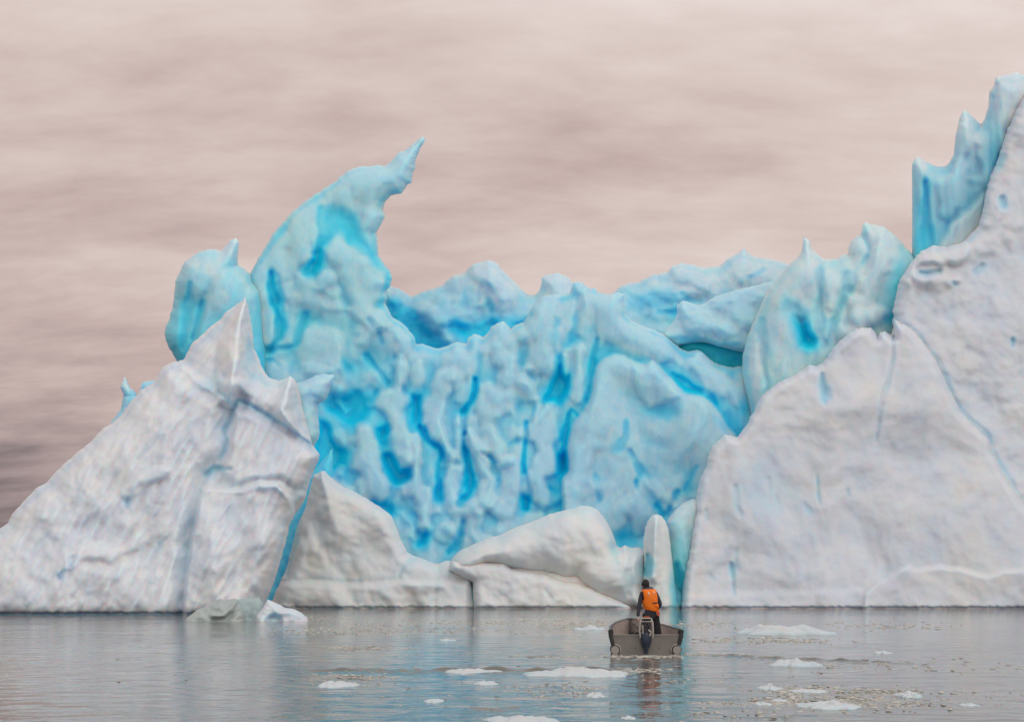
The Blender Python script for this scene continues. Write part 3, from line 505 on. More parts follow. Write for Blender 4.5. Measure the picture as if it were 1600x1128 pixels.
berg('standing_pillar', [(1004, 900), (1006, 870), (1005, 845), (1008, 826), (1012, 814), (1019, 805), (1026, 803), (1034, 806), (1040, 814), (1045, 828), (1048, 848), (1051, 880), (1056, 920), (1062, 950), (1064, 985), (1000, 985), (1004, 930)],
    ZS + 1.0, R_=24, D=2.4, T=2.5, lean=0.012, parent=shelf, wl=951, mat=M_ICE_C, seed=48, blue=0.05, teal=0.9, bn=0.05, amp=0.6, noise=[('n', 30, 60, 0.5, 0), ('n', 8, 10, 0.15, 0)],
    feats=[('cut', [(1012, 866, 4), (1013, 880, 5), (1010, 896, 5)], 1.0, 0.42), ('ridge', [(1024, 806, 9), (1022, 850, 11), (1020, 900, 12)], 0.8), ('tint', (1054, 930, 7, 40), 0.5)])
berg('meltwater_niche', [(1036, 985), (1040, 850), (1042, 814), (1055, 796), (1066, 787), (1082, 779), (1100, 782), (1110, 985)], ZS + 3.4, R_=24, D=2.4, T=4, lean=0.012, parent=shelf, mat=M_ICE_S, seed=49, teal=0.5, bn=0.06, amp=0.7, grad=(800, 0.16, 940, 0.66), noise=[('n', 30, 60, 0.8, 0), ('n', 8, 12, 0.12, 0)], feats=[('cut', [(1058, 880, 8), (1062, 940, 10)], 0.8, 0.75)])

# 4. the white berg on the right
ZR = zof(951.0)
right = tag(empty('iceberg', (float(P(1340, 950, ZR)[0]), ZR, 0)), 'huge greyish white iceberg with a long curved crack, at the right edge', 'iceberg')
berg('cracked_face', [(1060, 985), (1064, 950), (1066, 920), (1070, 892), (1076, 860), (1080, 828), (1085, 800), (1090, 765), (1094, 746), (1103, 730), (1107, 712), (1112, 698), (1122, 688), (1134, 678), (1144, 681), (1152, 683), (1157, 676), (1166, 664), (1178, 642), (1189, 620),
    (1202, 608), (1223, 594), (1240, 587), (1265, 570), (1274, 572), (1284, 568), (1292, 558), (1310, 534), (1324, 522), (1336, 514), (1346, 512), (1360, 512), (1366, 518), (1371, 528), (1375, 519), (1384, 518), (1392, 523), (1397, 527), (1396, 512), (1398, 500), (1412, 505), (1422, 511), (1434, 522), (1447, 538),
    (1462, 560), (1473, 582), (1481, 602), (1491, 622), (1502, 642), (1521, 662), (1541, 679), (1549, 687), (1551, 702), (1562, 724), (1574, 745), (1592, 774), (1604, 790), (1660, 840), (1720, 900), (1790, 940), (1860, 985)],
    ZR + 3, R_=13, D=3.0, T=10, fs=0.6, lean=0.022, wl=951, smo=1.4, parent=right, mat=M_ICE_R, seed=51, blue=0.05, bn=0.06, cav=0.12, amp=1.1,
    noise=[('n', 130, 130, 1.7, 0), ('b', 60, 80, 0.14, 0), ('n', 30, 34, 0.10, 0), ('n', 14, 18, 0.04, 0)],
    feats=[('cut', [(1396, 526, 2.5), (1395, 560, 3), (1390, 592, 4), (1380, 620, 4), (1374, 655, 3), (1369, 690, 2)], 0.8, 0.13), ('cut', [(1283, 584, 3), (1285, 602, 5), (1288, 628, 4)], 1.0, 0.22), ('cut', [(1292, 612, 6), (1296, 620, 5)], 0.5, 0.2),
           ('cut', [(1142, 880, 2.5), (1145, 905, 3), (1147, 930, 3)], 1.1, 0.26), ('cut', [(1276, 742, 2), (1278, 770, 2.5), (1281, 788, 2)], 0.6, 0.25), ('cut', [(1324, 765, 4), (1326, 775, 4)], 0.5, 0.2), ('cut', [(1103, 795, 3), (1105, 812, 2)], 0.4, 0.2), ('cut', [(1150, 760, 3), (1152, 790, 4), (1158, 802, 4)], 0.45, 0.2),
           ('cut', [(1200, 745, 3), (1204, 790, 3)], 0.35, 0.15), ('cut', [(1212, 775, 3), (1220, 800, 3)], 0.3, 0.15), ('cut', [(1255, 785, 4), (1266, 800, 4)], 0.3, 0.15), ('cut', [(1150, 860, 5), (1149, 885, 4)], 0.4, 0.15), ('tint', (1190, 770, 50, 60), 0.13), ('ridge', [(1090, 790, 14), (1105, 720, 18), (1140, 690, 14)], 0.5),
           ('block', [(1368, 906), (1385, 897), (1402, 889), (1420, 881), (1428, 887), (1470, 882), (1500, 886), (1530, 895), (1546, 896), (1562, 889), (1620, 885), (1720, 880), (1720, 990), (1340, 990), (1350, 925)], 1.1, 5), ('block', [(1060, 925), (1360, 915), (1360, 995), (1050, 995)], 0.4, 12),
           ('ridge', [(1168, 664, 10), (1190, 622, 12), (1240, 590, 12), (1300, 550, 12), (1345, 515, 12)], 0.5), ('dome', (1340, 640, 60, 90), 1.0), ('cut', [(1110, 900, 3), (1112, 903, 3)], 0.4, 0.12), ('dome', (1450, 640, 50, 70), 0.9)])
berg('upper_slab', [(1380, 560), (1396, 512), (1394, 500), (1397, 495), (1394, 486), (1400, 464), (1402, 452), (1406, 436), (1410, 430), (1413, 428), (1416, 420), (1424, 410), (1432, 400), (1441, 392), (1458, 384), (1480, 386), (1505, 378), (1529, 353), (1536, 327), (1540, 302), (1547, 277), (1558, 252),
    (1568, 220), (1575, 199), (1586, 174), (1600, 146), (1640, 90), (1690, 62), (1740, 120), (1770, 210), (1830, 300), (1860, 420), (1930, 520), (1990, 700), (2080, 820), (2140, 985), (1500, 985), (1420, 800)],
    ZR + 4.6, R_=26, D=3.4, T=10, fs=0.62, lean=0.022, wl=951, smo=1.4, parent=right, mat=M_ICE_R, seed=55, blue=0.06, bn=0.06, cav=0.16, amp=1.3,
    noise=[('n', 110, 110, 1.6, 0), ('b', 40, 40, 0.36, 0), ('b', 18, 20, 0.10, 0), ('n', 14, 18, 0.04, 0)],
    feats=[('cut', [(1397, 498, 4), (1412, 505, 4), (1434, 522, 4), (1462, 560, 5), (1481, 602, 5), (1502, 642, 4), (1541, 679, 4), (1551, 702, 4), (1574, 745, 4), (1604, 790, 4), (1660, 840, 4)], 0.5, 0.16), ('bump', [(1415, 430, 10), (1430, 408, 16), (1462, 398, 18), (1500, 392, 16)], 1.4), ('cut', [(1438, 426, 5), (1452, 427, 7), (1467, 424, 6)], 1.5, 0.18), ('bump', [(1440, 438, 8), (1470, 438, 10), (1500, 436, 8)], 0.8), ('cut', [(1490, 440, 5), (1493, 444, 5)], 0.9, 0.25), ('cut', [(1524, 425, 7), (1533, 415, 7)], 0.9, 0.12),
           ('cut', [(1566, 312, 7), (1567, 322, 7)], 1.3, 0.24), ('cut', [(1581, 530, 3), (1582, 542, 4)], 1.2, 0.28), ('cut', [(1560, 260, 8), (1565, 245, 8)], 0.6, 0.2), ('ridge', [(1532, 350, 14), (1545, 300, 16), (1570, 230, 16), (1600, 160, 14)], 0.7)])
# 5. the pale fin behind it
fin = berg('iceberg', [(1178, 760), (1172, 645), (1165, 614), (1160, 585), (1160, 557), (1168, 526), (1176, 506), (1185, 487), (1194, 464), (1204, 448), (1214, 438), (1232, 415), (1238, 409), (1246, 402), (1252, 394), (1255, 380), (1255, 368), (1258, 372), (1264, 375), (1268, 388), (1274, 395), (1280, 400), (1288, 405), (1300, 404), (1310, 403), (1318, 398), (1326, 397), (1326, 386),
    (1332, 374), (1340, 368), (1345, 367), (1348, 352), (1352, 347), (1360, 350), (1380, 354), (1392, 362), (1408, 378), (1416, 388), (1423, 394), (1428, 404), (1460, 440), (1500, 985), (1178, 985)],
    ZR + 14, R_=46, D=4.0, T=5, lean=0.014, fs=0.7, smo=1.8, lo=0.14, mat=M_ICE_S, seed=61, teal=0.85, bn=0.08, cav=0.14, amp=0.6, grad=(370, 0.12, 600, 0.24),
    noise=[('n', 70, 120, 1.3, 0), ('n', 18, 110, 0.22, -8), ('n', 7, 12, 0.08, 0)],
    feats=[('hole', [(1240, 490), (1250, 494), (1260, 498), (1265, 514), (1276, 523), (1279, 530), (1272, 543), (1262, 546), (1251, 538), (1246, 516)], 2.6, 10, 0.96), ('cut', [(1240, 480, 12), (1252, 498, 14)], 0.8, 0.38), ('cut', [(1282, 420, 5), (1282, 470, 8), (1280, 515, 8), (1288, 538, 6)], 0.8, 0.30),
           ('cut', [(1322, 428, 6), (1318, 462, 7), (1306, 495, 7), (1292, 532, 6)], 0.7, 0.32), ('cut', [(1192, 498, 4), (1190, 530, 6), (1194, 565, 8), (1200, 610, 8)], 0.9, 0.34), ('cut', [(1352, 372, 8), (1360, 395, 9), (1350, 415, 8), (1338, 432, 7), (1328, 455, 6)], 0.9, 0.36),
           ('bump', [(1385, 370, 20), (1375, 400, 24), (1362, 440, 26), (1352, 480, 24)], 1.0, 0.10), ('tint', (1408, 455, 18, 42), 0.74), ('tint', (1392, 494, 22, 12), 0.72), ('bump', [(1340, 500, 12), (1376, 486, 12), (1330, 520, 16)], 1.2, 0.14), ('ridge', [(1259, 372, 5), (1262, 395, 12)], 0.5, 0.05),
           ('bump', [(1300, 440, 16), (1298, 480, 12)], 0.7, 0.16), ('tint', (1180, 560, 12, 60), 0.07), ('tint', (1372, 370, 26, 20), 0.06)])
tag(fin, 'pale blue sail shaped iceberg with vertical grooves and one dark turquoise hole', 'iceberg')
# 6. the tall fluted spires behind
spires = berg('iceberg', [(1425, 985), (1425, 405), (1425, 348), (1425, 299), (1425, 256), (1428, 251), (1434, 244.5), (1444, 251), (1462, 260), (1476, 261), (1485, 252), (1490, 242), (1493, 213), (1499, 185), (1505, 172.5), (1510, 174), (1520, 183), (1533, 196), (1538, 187), (1544, 167), (1546, 143), (1553, 135), (1556, 121), (1568, 118), (1590, 113),
    (1600, 118), (1640, 118), (1690, 170), (1720, 300), (1780, 420), (1800, 985)],
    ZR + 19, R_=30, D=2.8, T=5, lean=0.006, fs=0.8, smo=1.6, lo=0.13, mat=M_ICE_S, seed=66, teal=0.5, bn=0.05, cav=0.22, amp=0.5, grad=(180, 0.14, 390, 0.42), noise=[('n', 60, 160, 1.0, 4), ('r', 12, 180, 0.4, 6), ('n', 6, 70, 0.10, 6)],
    feats=[('cut', [(1446, 285, 7), (1448, 340, 9), (1446, 400, 9)], 1.2, 0.62), ('tint', (1434, 253, 14, 12), 0.04), ('tint', (1508, 190, 14, 18), 0.04), ('tint', (1580, 128, 30, 16), 0.03), ('block', [(1462, 390), (1480, 350), (1510, 325), (1545, 290), (1540, 420), (1460, 420)], 0.9, 10, 0.2),
           ('bump', [(1504, 200, 12), (1498, 260, 16), (1480, 330, 18)], 0.9), ('bump', [(1568, 140, 16), (1556, 210, 18), (1540, 280, 16)], 0.8), ('tint', (1555, 250, 14, 60), 0.48), ('tint', (1425, 330, 6, 90), 0.3)])
tag(spires, 'tall fluted blue ice spires rising behind the white berg at the right edge', 'iceberg')

# 7. clear growler in front of the crack
ZG = zof(970)
gr = tag(empty('growler', (float(P(385, 970, ZG)[0]), ZG, 0)), 'low grey green growler of clear ice floating before the blue crack', 'growler')
berg('clear_hump', [(284, 985), (290, 967), (306, 954), (326, 945), (341, 936), (345, 934.5), (350, 938), (368, 934), (375, 942), (381, 956), (384, 985)], ZG + 0.4, R_=14, D=1.3, T=1.5, lean=0.02, vb=970, parent=gr, mat=M_FLOE, seed=71, blue=0.0, teal=1, amp=0.8, step=1.0, noise=[('n', 18, 10, 0.6, 20), ('r', 12, 6, 0.2, 20)], feats=[('ridge', [(372, 938, 4), (350, 962, 6), (330, 962, 6)], 0.5)])
berg('clear_hump', [(366, 985), (368, 936), (384, 934), (395, 934), (404, 932), (410, 940), (416, 950), (424, 985)], ZG + 1.4, R_=10, D=0.8, T=1.0, lean=0.02, vb=970, parent=gr, mat=M_FLOE, seed=73, blue=0.08, teal=1, amp=0.6, step=1.0, noise=[('n', 16, 12, 0.4, 0)])
berg('white_hump', [(394, 985), (400, 962), (410, 950), (418, 936), (429, 940), (444, 948), (461, 952), (471, 957), (480, 965), (488, 985)], ZG + 0.5, R_=10, D=1.0, T=1.5, lean=0.02, vb=970, parent=gr, mat=M_ICE_R, seed=75, blue=0.03, teal=1, amp=0.7, step=1.0, noise=[('n', 14, 9, 0.5, 0), ('r', 10, 8, 0.15, 0)], feats=[('cut', [(418, 968, 4), (428, 962, 6), (438, 968, 4)], 0.7, 0.15)])
# ------------------------------------------------------------------ water
m, t, b = material('glacial_water'); M_WATER = m
n = tex(t, 0.05, 4); b.inputs['Roughness'].default_value = 0.04; b.inputs['IOR'].default_value = 1.33
c = ramp(t, n, [(0.35, (0.13, 0.14, 0.135)), (0.65, (0.19, 0.175, 0.155))]); t.links.new(c, b.inputs['Base Color'])
h1 = tex(t, 1.3, 3, 0.5, 0.3, (0.55, 1.0, 1)); h2 = tex(t, 5.0, 3, 0.5, 0.0, (0.6, 1.0, 1)); big = tex(t, 0.09, 3)
patch = mapr(t, big, 0.38, 0.62, 0.45, 1.0)
hh = math_(t, 'MULTIPLY', math_(t, 'ADD', math_(t, 'MULTIPLY', h1, 0.10), math_(t, 'MULTIPLY', h2, 0.022)), patch)
bp = t.nodes.new('ShaderNodeBump'); bp.inputs['Strength'].default_value = 1.0; bp.inputs['Distance'].default_value = 0.55
t.links.new(hh, bp.inputs['Height']); t.links.new(bp.outputs[0], b.inputs['Normal'])
def axis(segs):
    out_ = []
    for a, b_, s in segs: out_ += list(np.arange(a, b_, s))
    return np.array(out_ + [segs[-1][1]])
def wp(u, v): z = zof(v); return ((u - 800) * z / F, z)
Xs = axis([(-4000, -400, 400), (-400, -60, 20), (-60, -12, 1.0), (-12, 14, 0.07), (14, 60, 1.0), (60, 400, 20), (400, 4000, 400)])
Ys = axis([(-60, 10, 5), (10, 16, 1), (16, 36, 0.05), (36, 60, 0.4), (60, 140, 2), (140, 400, 20), (400, 6000, 400)])
X, Y = np.meshgrid(Xs, Ys); H = np.zeros(X.shape)
nearm = sst((X + 14) / 3) * sst((16 - X) / 3) * sst((Y - 14) / 2) * sst((40 - Y) / 4)
H += 0.012 * fbm(X / 1.1, Y / 0.8, 3) * nearm
wakes = [([(958, 1022), (900, 1024), (800, 1028.5), (720, 1033), (640, 1036), (560, 1039), (490, 1043), (440, 1047)], 0.060),
         ([(1060, 1022), (1120, 1022.5), (1160, 1025), (1220, 1028.5), (1300, 1031), (1380, 1034), (1450, 1036)], 0.050),
         ([(700, 1109), (780, 1105.5), (850, 1102), (880, 1102)], 0.040), ([(360, 1124), (450, 1119), (530, 1117)], 0.045), ([(1060, 1104), (1100, 1103.5), (1160, 1109)], 0.040), ([(960, 1027), (1000, 1030), (1065, 1028)], 0.035)]
for pts, A in wakes:
    q_ = [wp(*p) for p in pts]
    lo = min(p[1] for p in q_) - 2; hi = max(p[1] for p in q_) + 2; rs = np.where((Ys > lo) & (Ys < hi))[0]
    if not len(rs): continue
    sl = slice(rs[0], rs[-1] + 1); xx = X[sl]; yy = Y[sl]
    wv = 0.12 * fbm(xx / 1.3, yy / 1.3, 3)
    yl = np.interp(xx, [p[0] for p in q_], [p[1] for p in q_]); s = yy - yl + wv
    ends = sst((xx - q_[0][0]) / 0.8) * sst((q_[-1][0] - xx) / 1.5) if q_[0][0] < q_[-1][0] else sst((xx - q_[-1][0]) / 1.5) * sst((q_[0][0] - xx) / 0.3)
    H[sl] += 1.3 * A * ends * (np.exp(-(s / 0.10) ** 2) - 0.5 * np.exp(-((s + 0.24) / 0.12) ** 2) + 0.5 * np.exp(-((s + 0.5) / 0.1) ** 2) + 0.3 * np.exp(-((s + 0.95) / 0.12) ** 2)) * np.clip(0.5 + 1.6 * fbm(xx / 0.7, yy / 0.3, 3), 0, 1.6)
nr, nc = X.shape
me = bpy.data.meshes.new('water'); vv = np.stack([X, Y, H], 2).reshape(-1, 3); me.vertices.add(len(vv)); me.vertices.foreach_set('co', vv.astype(np.float32).ravel())
ii = np.arange(nr * nc).reshape(nr, nc); fs = np.stack([ii[:-1, :-1], ii[:-1, 1:], ii[1:, 1:], ii[1:, :-1]], 2).reshape(-1, 4)
me.loops.add(fs.size); me.loops.foreach_set('vertex_index', fs.astype(np.int32).ravel()); me.polygons.add(len(fs))
me.polygons.foreach_set('loop_start', np.arange(0, fs.size, 4, dtype=np.int32)); me.polygons.foreach_set('loop_total', np.full(len(fs), 4, np.int32))
me.update(calc_edges=True); me.polygons.foreach_set('use_smooth', np.ones(len(fs), bool))
tag(link('water', me, None, M_WATER), kind='structure')

# ------------------------------------------------------------------ floating ice
M_SLUSH = plain('brash_ice_slush', (0.52, 0.49, 0.43), 0.5, 0, 0.25, 5, 0.3)
M_FLOEW = ice('white_floe_ice', 0.6, (0.66, 0.64, 0.61), sss=0.5, sscale=0.1)
def floe(u0, u1, vt, vbase, label, seed, depth=None, mat=None, lop=0.0):
    """a low drifting floe: rounded irregular pan with a lumpy top"""
    Z = zof(vbase); xa = (u0 - 800) * Z / F; xb = (u1 - 800) * Z / F; hgt = (vbase - vt) * Z / F; hw = (xb - xa) / 2
    dep = depth or min(hw * 0.7, 1.6)
    n_ = 56; g = np.linspace(-1.15, 1.15, n_); GX, GY = np.meshgrid(g, g)
    ang = np.arctan2(GY, GX); rr = np.hypot(GX, GY)
    lim = 0.88 + 0.45 * fbm(np.cos(ang) * 1.7 + seed, np.sin(ang) * 1.7, 4)
    r = rr / lim
    e = np.clip(1 - r, 0, 1) ** 0.55
    hz = hgt * e * (0.55 + 0.9 * fbm(GX * 1.8 + seed, GY * 1.2, 5, 0.6)) * 0.8
    hz = np.where(r > 1, -0.15 * hgt - 0.03, hz)
    keep = r < 1.12
    me = bpy.data.meshes.new('ice_floe'); bm = bmesh.new(); vs = {}
    for i in range(n_):
        for j in range(n_):
            if keep[i, j]: vs[i, j] = bm.verts.new((GX[i, j] * hw, GY[i, j] * dep, hz[i, j]))
    for i in range(n_ - 1):
        for j in range(n_ - 1):
            k = [(i, j), (i, j + 1), (i + 1, j + 1), (i + 1, j)]
            if all(a in vs for a in k): bm.faces.new([vs[a] for a in k])
    rim = [e_ for e_ in bm.edges if e_.is_boundary]
    ex = bmesh.ops.extrude_edge_only(bm, edges=rim)
    for x in ex['geom']:
        if isinstance(x, bmesh.types.BMVert): x.co.z -= 0.25 + hgt; x.co.x *= 0.85; x.co.y *= 0.85
    bm.normal_update(); bm.to_mesh(me); bm.free()
    me.polygons.foreach_set('use_smooth', np.ones(len(me.polygons), bool))
    at = me.attributes.new('blue', 'FLOAT', 'POINT'); at.data.foreach_set('value', np.clip(0.13 - np.array([v_.co.z for v_ in me.vertices]) / max(hgt, 0.01) * 0.16, 0.0, 0.2).astype(np.float32))
    o = link('ice_floe', me, None, mat or M_FLOEW); o.location = ((xa + xb) / 2, Z + dep * 0.8, 0)
    return tag(o, label, 'ice floe', 'ice floes drifting on the water')
floe(1148, 1324, 961, 992, 'long white floe floating right of the boat, under the right white berg', 1.3, 1.3)
floe(1202, 1292, 1020, 1042, 'smooth rounded white floe right of the boat, nearer than the long floe', 2.9, 0.5)
floe(808, 1002, 1036, 1058, 'long flat floe drifting just left of the orange reflection behind the boat', 4.4, 0.8)
floe(682, 784, 1041, 1052, 'thin bluish floe left of the long flat floe behind the boat', 5.2, 0.5)
floe(738, 780, 1060, 1070, 'small lumpy floe in front of the thin bluish floe', 6.1, 0.3)
floe(484, 556, 1060, 1074, 'ragged cream floe lying left of the middle, below the wake line', 7.7, 0.6)
floe(752, 880, 1114, 1132, 'white floe cut by the bottom edge of the picture', 8.2, 0.5)
floe(1186, 1228, 1064, 1078, 'knobbly floe, upper left piece of the cream cluster at lower right', 9.5, 0.3)
floe(1238, 1304, 1073, 1082, 'flat floe at the top of the cream cluster at lower right', 10.2, 0.3)
floe(1246, 1358, 1088, 1108, 'largest floe of the cream cluster at lower right', 11.9, 0.45)
floe(1178, 1212, 1093, 1102, 'small floe at the left end of the cream cluster', 12.3, 0.2)
floe(1206, 1236, 1089, 1096, 'narrow floe between the left end and the largest floe of the cream cluster', 13.1, 0.2)
floe(1406, 1450, 1072, 1090, 'pinkish pointed floe right of the cream cluster', 14.6, 0.35)
floe(660, 694, 1089, 1097, 'tiny floe alone on the blue water at lower middle left', 15.2, 0.25)
floe(914, 948, 1076, 1090, 'small pinkish floe in front of the long flat floe', 16.8, 0.3)
floe(1504, 1536, 1097, 1103, 'tiny flat floe near the lower right corner', 17.2, 0.2)
floe(1368, 1400, 1014, 1021, 'tiny floe right of the rounded white floe, farther off', 18.7, 0.35)
floe(972, 996, 1115, 1124, 'tiny cream floe below the orange reflection', 19.4, 0.15)
floe(684, 712, 996, 1001, 'tiny floe far off in the blue water left of the boat', 20.9, 0.5)
floe(896, 948, 972, 984, 'ragged slushy floe close left of the boat bow', 22.3, 0.8)

rnd = random.Random(5)
def crumbs(name, label, patches, mat):
    """loose crumbs of brash ice: too many to count, one mesh"""
    bm = bmesh.new()
    for (u, v, ru, rv, n_, smin, smax) in patches:
        for _ in range(n_):
            a = rnd.gauss(0, 0.5); b_ = rnd.gauss(0, 0.5); uu, vv_ = u + a * ru, v + b_ * rv
            if vv_ < 956: continue
            if 948 < uu < 1070 and 985 < vv_ < 1024: continue
            z = zof(vv_); s = rnd.uniform(smin, smax) * 1.3 * z / F; x = (uu - 800) * z / F
            mtx = Matrix.Translation((x, z, 0.0)) @ Matrix.Rotation(rnd.uniform(0, 3.1), 4, 'Z') @ Matrix.Diagonal((s * rnd.uniform(1, 4.0), s * rnd.uniform(0.8, 3.0), s * rnd.uniform(0.12, 0.5), 1))
            r_ = bmesh.ops.create_icosphere(bm, subdivisions=1, radius=0.5, matrix=mtx)
            for w in r_['verts']: w.co += Vector((rnd.uniform(-1, 1), rnd.uniform(-1, 1), rnd.uniform(-.3, .3))) * s * 0.30
    me = bpy.data.meshes.new(name); bm.to_mesh(me); bm.free(); me.polygons.foreach_set('use_smooth', np.ones(len(me.polygons), bool))
    return tag(link(name, me, None, mat), label, 'brash ice', kind='stuff')
crumbs('brash_ice', 'cream crumbs of brash ice and slush scattered over the water', [
    (1300, 1098, 150, 12, 520, 1.2, 5), (1260, 1078, 90, 7, 200, 1.2, 5), (1390, 1082, 60, 9, 160, 1.2, 4), (1220, 1100, 70, 8, 160, 1.2, 4), (1400, 1040, 220, 10, 110, 1, 4), (990, 1048, 60, 6, 110, 1, 5),
    (860, 1078, 110, 10, 130, 1, 4), (540, 1060, 70, 12, 150, 1, 4), (560, 1012, 80, 4, 130, 1, 4), (600, 985, 180, 8, 380, 0.8, 3), (800, 972, 260, 6, 420, 0.7, 2.6), (920, 978, 70, 5, 150, 0.8, 3), (1090, 975, 90, 6, 150, 0.7, 3),
    (1150, 1000, 90, 7, 110, 0.8, 4), (1240, 1001, 80, 4, 90, 1, 4), (1380, 978, 110, 7, 160, 0.8, 3), (500, 965, 120, 4, 120, 0.7, 2), (1080, 1060, 120, 14, 70, 0.8, 3), (1500, 1090, 120, 18, 60, 1, 4), (1150, 1118, 160, 8, 60, 1, 5),
    (700, 1070, 300, 30, 60, 0.8, 3), (200, 1020, 250, 50, 25, 0.7, 2), (1010, 1024, 70, 3.5, 260, 0.8, 3.5), (1090, 1022, 40, 2, 90, 0.7, 3), (1140, 1024, 80, 1.6, 130, 0.6, 2.4), (880, 1025, 90, 1.6, 110, 0.6, 2.2), (1100, 1104, 45, 1.4, 60, 0.7, 2.5)], M_SLUSH)

# ------------------------------------------------------------------ boat
ZB = zof(1020.0); PXM = F / ZB
bx = (1009 - 800) / PXM
M_HULL = plain('dull_aluminium', (0.22, 0.195, 0.175), 0.55, 0.25, 0.12, 4, 0.1)
M_HULLI = plain('inner_hull_paint', (0.32, 0.26, 0.235), 0.7, 0, 0.1, 3)
M_RUB = plain('black_rubber', (0.03, 0.028, 0.03), 0.55, 0, 0.2, 10)
M_CAP = plain('grey_cap', (0.34, 0.30, 0.27), 0.6, 0, 0.1, 6)
M_RAIL = plain('worn_rail', (0.10, 0.09, 0.085), 0.5, 0.1, 0.2, 9)
M_STRAP = plain('pale_strap', (0.55, 0.50, 0.45), 0.6)
M_MET = plain('bare_engine_metal', (0.42, 0.38, 0.35), 0.35, 0.5, 0.15, 20)
M_ENG = plain('dark_engine', (0.035, 0.028, 0.035), 0.4, 0.2, 0.5, 25, 0.3)
M_LEG = plain('blue_black_engine_leg', (0.035, 0.045, 0.075), 0.35, 0.2, 0.3, 12)
M_ORA = plain('orange_fabric', (1.0, 0.195, 0.006), 0.7, 0, 0.10, 14, 0.4)
M_ORAS = plain('orange_red_plastic', (0.75, 0.14, 0.06), 0.5)
M_REF = plain('reflective_tape', (0.85, 0.62, 0.45), 0.3)
M_JAC = plain('dark_slate_jacket', (0.042, 0.040, 0.060), 0.85, 0, 0.3, 12, 0.5)
M_TRO = plain('black_trousers', (0.016, 0.014, 0.018), 0.85, 0, 0.3, 12, 0.5)
M_HAT = plain('knitted_hat', (0.030, 0.027, 0.026), 0.95, 0, 0.3, 40, 0.8)
M_HOOD = plain('hood_lining', (0.10, 0.09, 0.095), 0.9, 0, 0.3, 20, 0.5)
M_SKIN = plain('skin', (0.55, 0.33, 0.24), 0.6, 0, 0.08)
M_BOOT = plain('rubber_boot', (0.02, 0.02, 0.022), 0.4)

def smooth(o, on=True):
    o.data.polygons.foreach_set('use_smooth', np.full(len(o.data.polygons), on)); return o
def box(bm, c, s, bev=0.008, rot=None):
    r_ = bmesh.ops.create_cube(bm, size=1.0); mt = Matrix.Translation(c) @ (rot.to_4x4() if rot else Matrix()) @ Matrix.Diagonal((*s, 1))
    bmesh.ops.transform(bm, matrix=mt, verts=r_['verts'])
    if bev:
        es = {e for w in r_['verts'] for e in w.link_edges}
        bmesh.ops.bevel(bm, geom=list(es), offset=bev, segments=2, affect='EDGES', clamp_overlap=True)
def tube(bm, pts, rad, seg=12, cap=True, flat=1.0):
    rings = []; n_ = len(pts)
    for i, p in enumerate(pts):
        p = Vector(p); a = Vector(pts[max(0, i - 1)]); c_ = Vector(pts[min(n_ - 1, i + 1)]); d = (c_ - a).normalized()
        up = Vector((0, 0, 1)) if abs(d.z) < 0.9 else Vector((0, 1, 0)); x = d.cross(up).normalized(); y = x.cross(d)
        r0 = rad[i] if isinstance(rad, (list, tuple)) else rad
        rings.append([bm.verts.new(p + x * r0 * math.cos(k * 2 * math.pi / seg) + y * r0 * flat * math.sin(k * 2 * math.pi / seg)) for k in range(seg)])
    for a, c_ in zip(rings, rings[1:]):
        for k in range(seg): bm.faces.new((a[k], a[(k + 1) % seg], c_[(k + 1) % seg], c_[k]))
    if cap: bm.faces.new(rings[0][::-1]); bm.faces.new(rings[-1])
def mesh(name, bm, mat, parent, sm=True, auto=None):
    bmesh.ops.recalc_face_normals(bm, faces=bm.faces[:])
    me = bpy.data.meshes.new(name); bm.to_mesh(me); bm.free(); o = link(name, me, parent, mat); smooth(o, sm)
    if sm:
        try: me.set_sharp_from_angle(angle=R(35))
        except Exception: pass
    return o
boat = tag(empty('motor_boat', (bx, ZB, 0)), 'small grey open aluminium boat with outboard motor, stern towards the viewer', 'boat')
# hull: stations (y, half beam at gunwale, gunwale height, half beam at chine, chine height, keel height)
ST = [(0, 0.86, 0.585, 0.80, -0.02, -0.10), (0.6, 0.84, 0.59, 0.77, -0.02, -0.11), (1.3, 0.78, 0.61, 0.70, -0.01, -0.12), (2.1, 0.68, 0.635, 0.58, 0.01, -0.12), (2.9, 0.53, 0.67, 0.42, 0.06, -0.10), (3.6, 0.33, 0.705, 0.22, 0.14, -0.04), (4.1, 0.13, 0.735, 0.08, 0.24, 0.06), (4.35, 0.02, 0.75, 0.015, 0.36, 0.2)]
def section(st, t_=0.0, floor=False):
    y, g, zg, c_, zc_, zk = st; g = max(g - t_, 0.005); c_ = max(c_ - t_, 0.004)
    if floor: return [(-g, zg), (-c_ - (g - c_) * 0.25, zc_ + 0.14), (-c_ * 0.98, 0.10 + zc_ * 0.5), (0, 0.10 + zc_ * 0.5), (c_ * 0.98, 0.10 + zc_ * 0.5), (c_ + (g - c_) * 0.25, zc_ + 0.14), (g, zg)]
    return [(-g, zg), (-g + (g - c_) * 0.4, zg * 0.5 + zc_ * 0.5), (-c_, zc_), (0, zk), (c_, zc_), (g - (g - c_) * 0.4, zg * 0.5 + zc_ * 0.5), (g, zg)]
bm = bmesh.new(); o_ = []; i_ = []
for st in ST:
    o_.append([bm.verts.new((x, st[0], z)) for x, z in section(st)])
for a, c_ in zip(o_, o_[1:]):
    for k in range(6): bm.faces.new((a[k], a[k + 1], c_[k + 1], c_[k]))
bm.faces.new(o_[-1])
mesh('hull', bm, M_HULL, boat)
bm = bmesh.new()
for st in ST: i_.append([bm.verts.new((x, st[0] + 0.03, z)) for x, z in section(st, 0.035, True)])
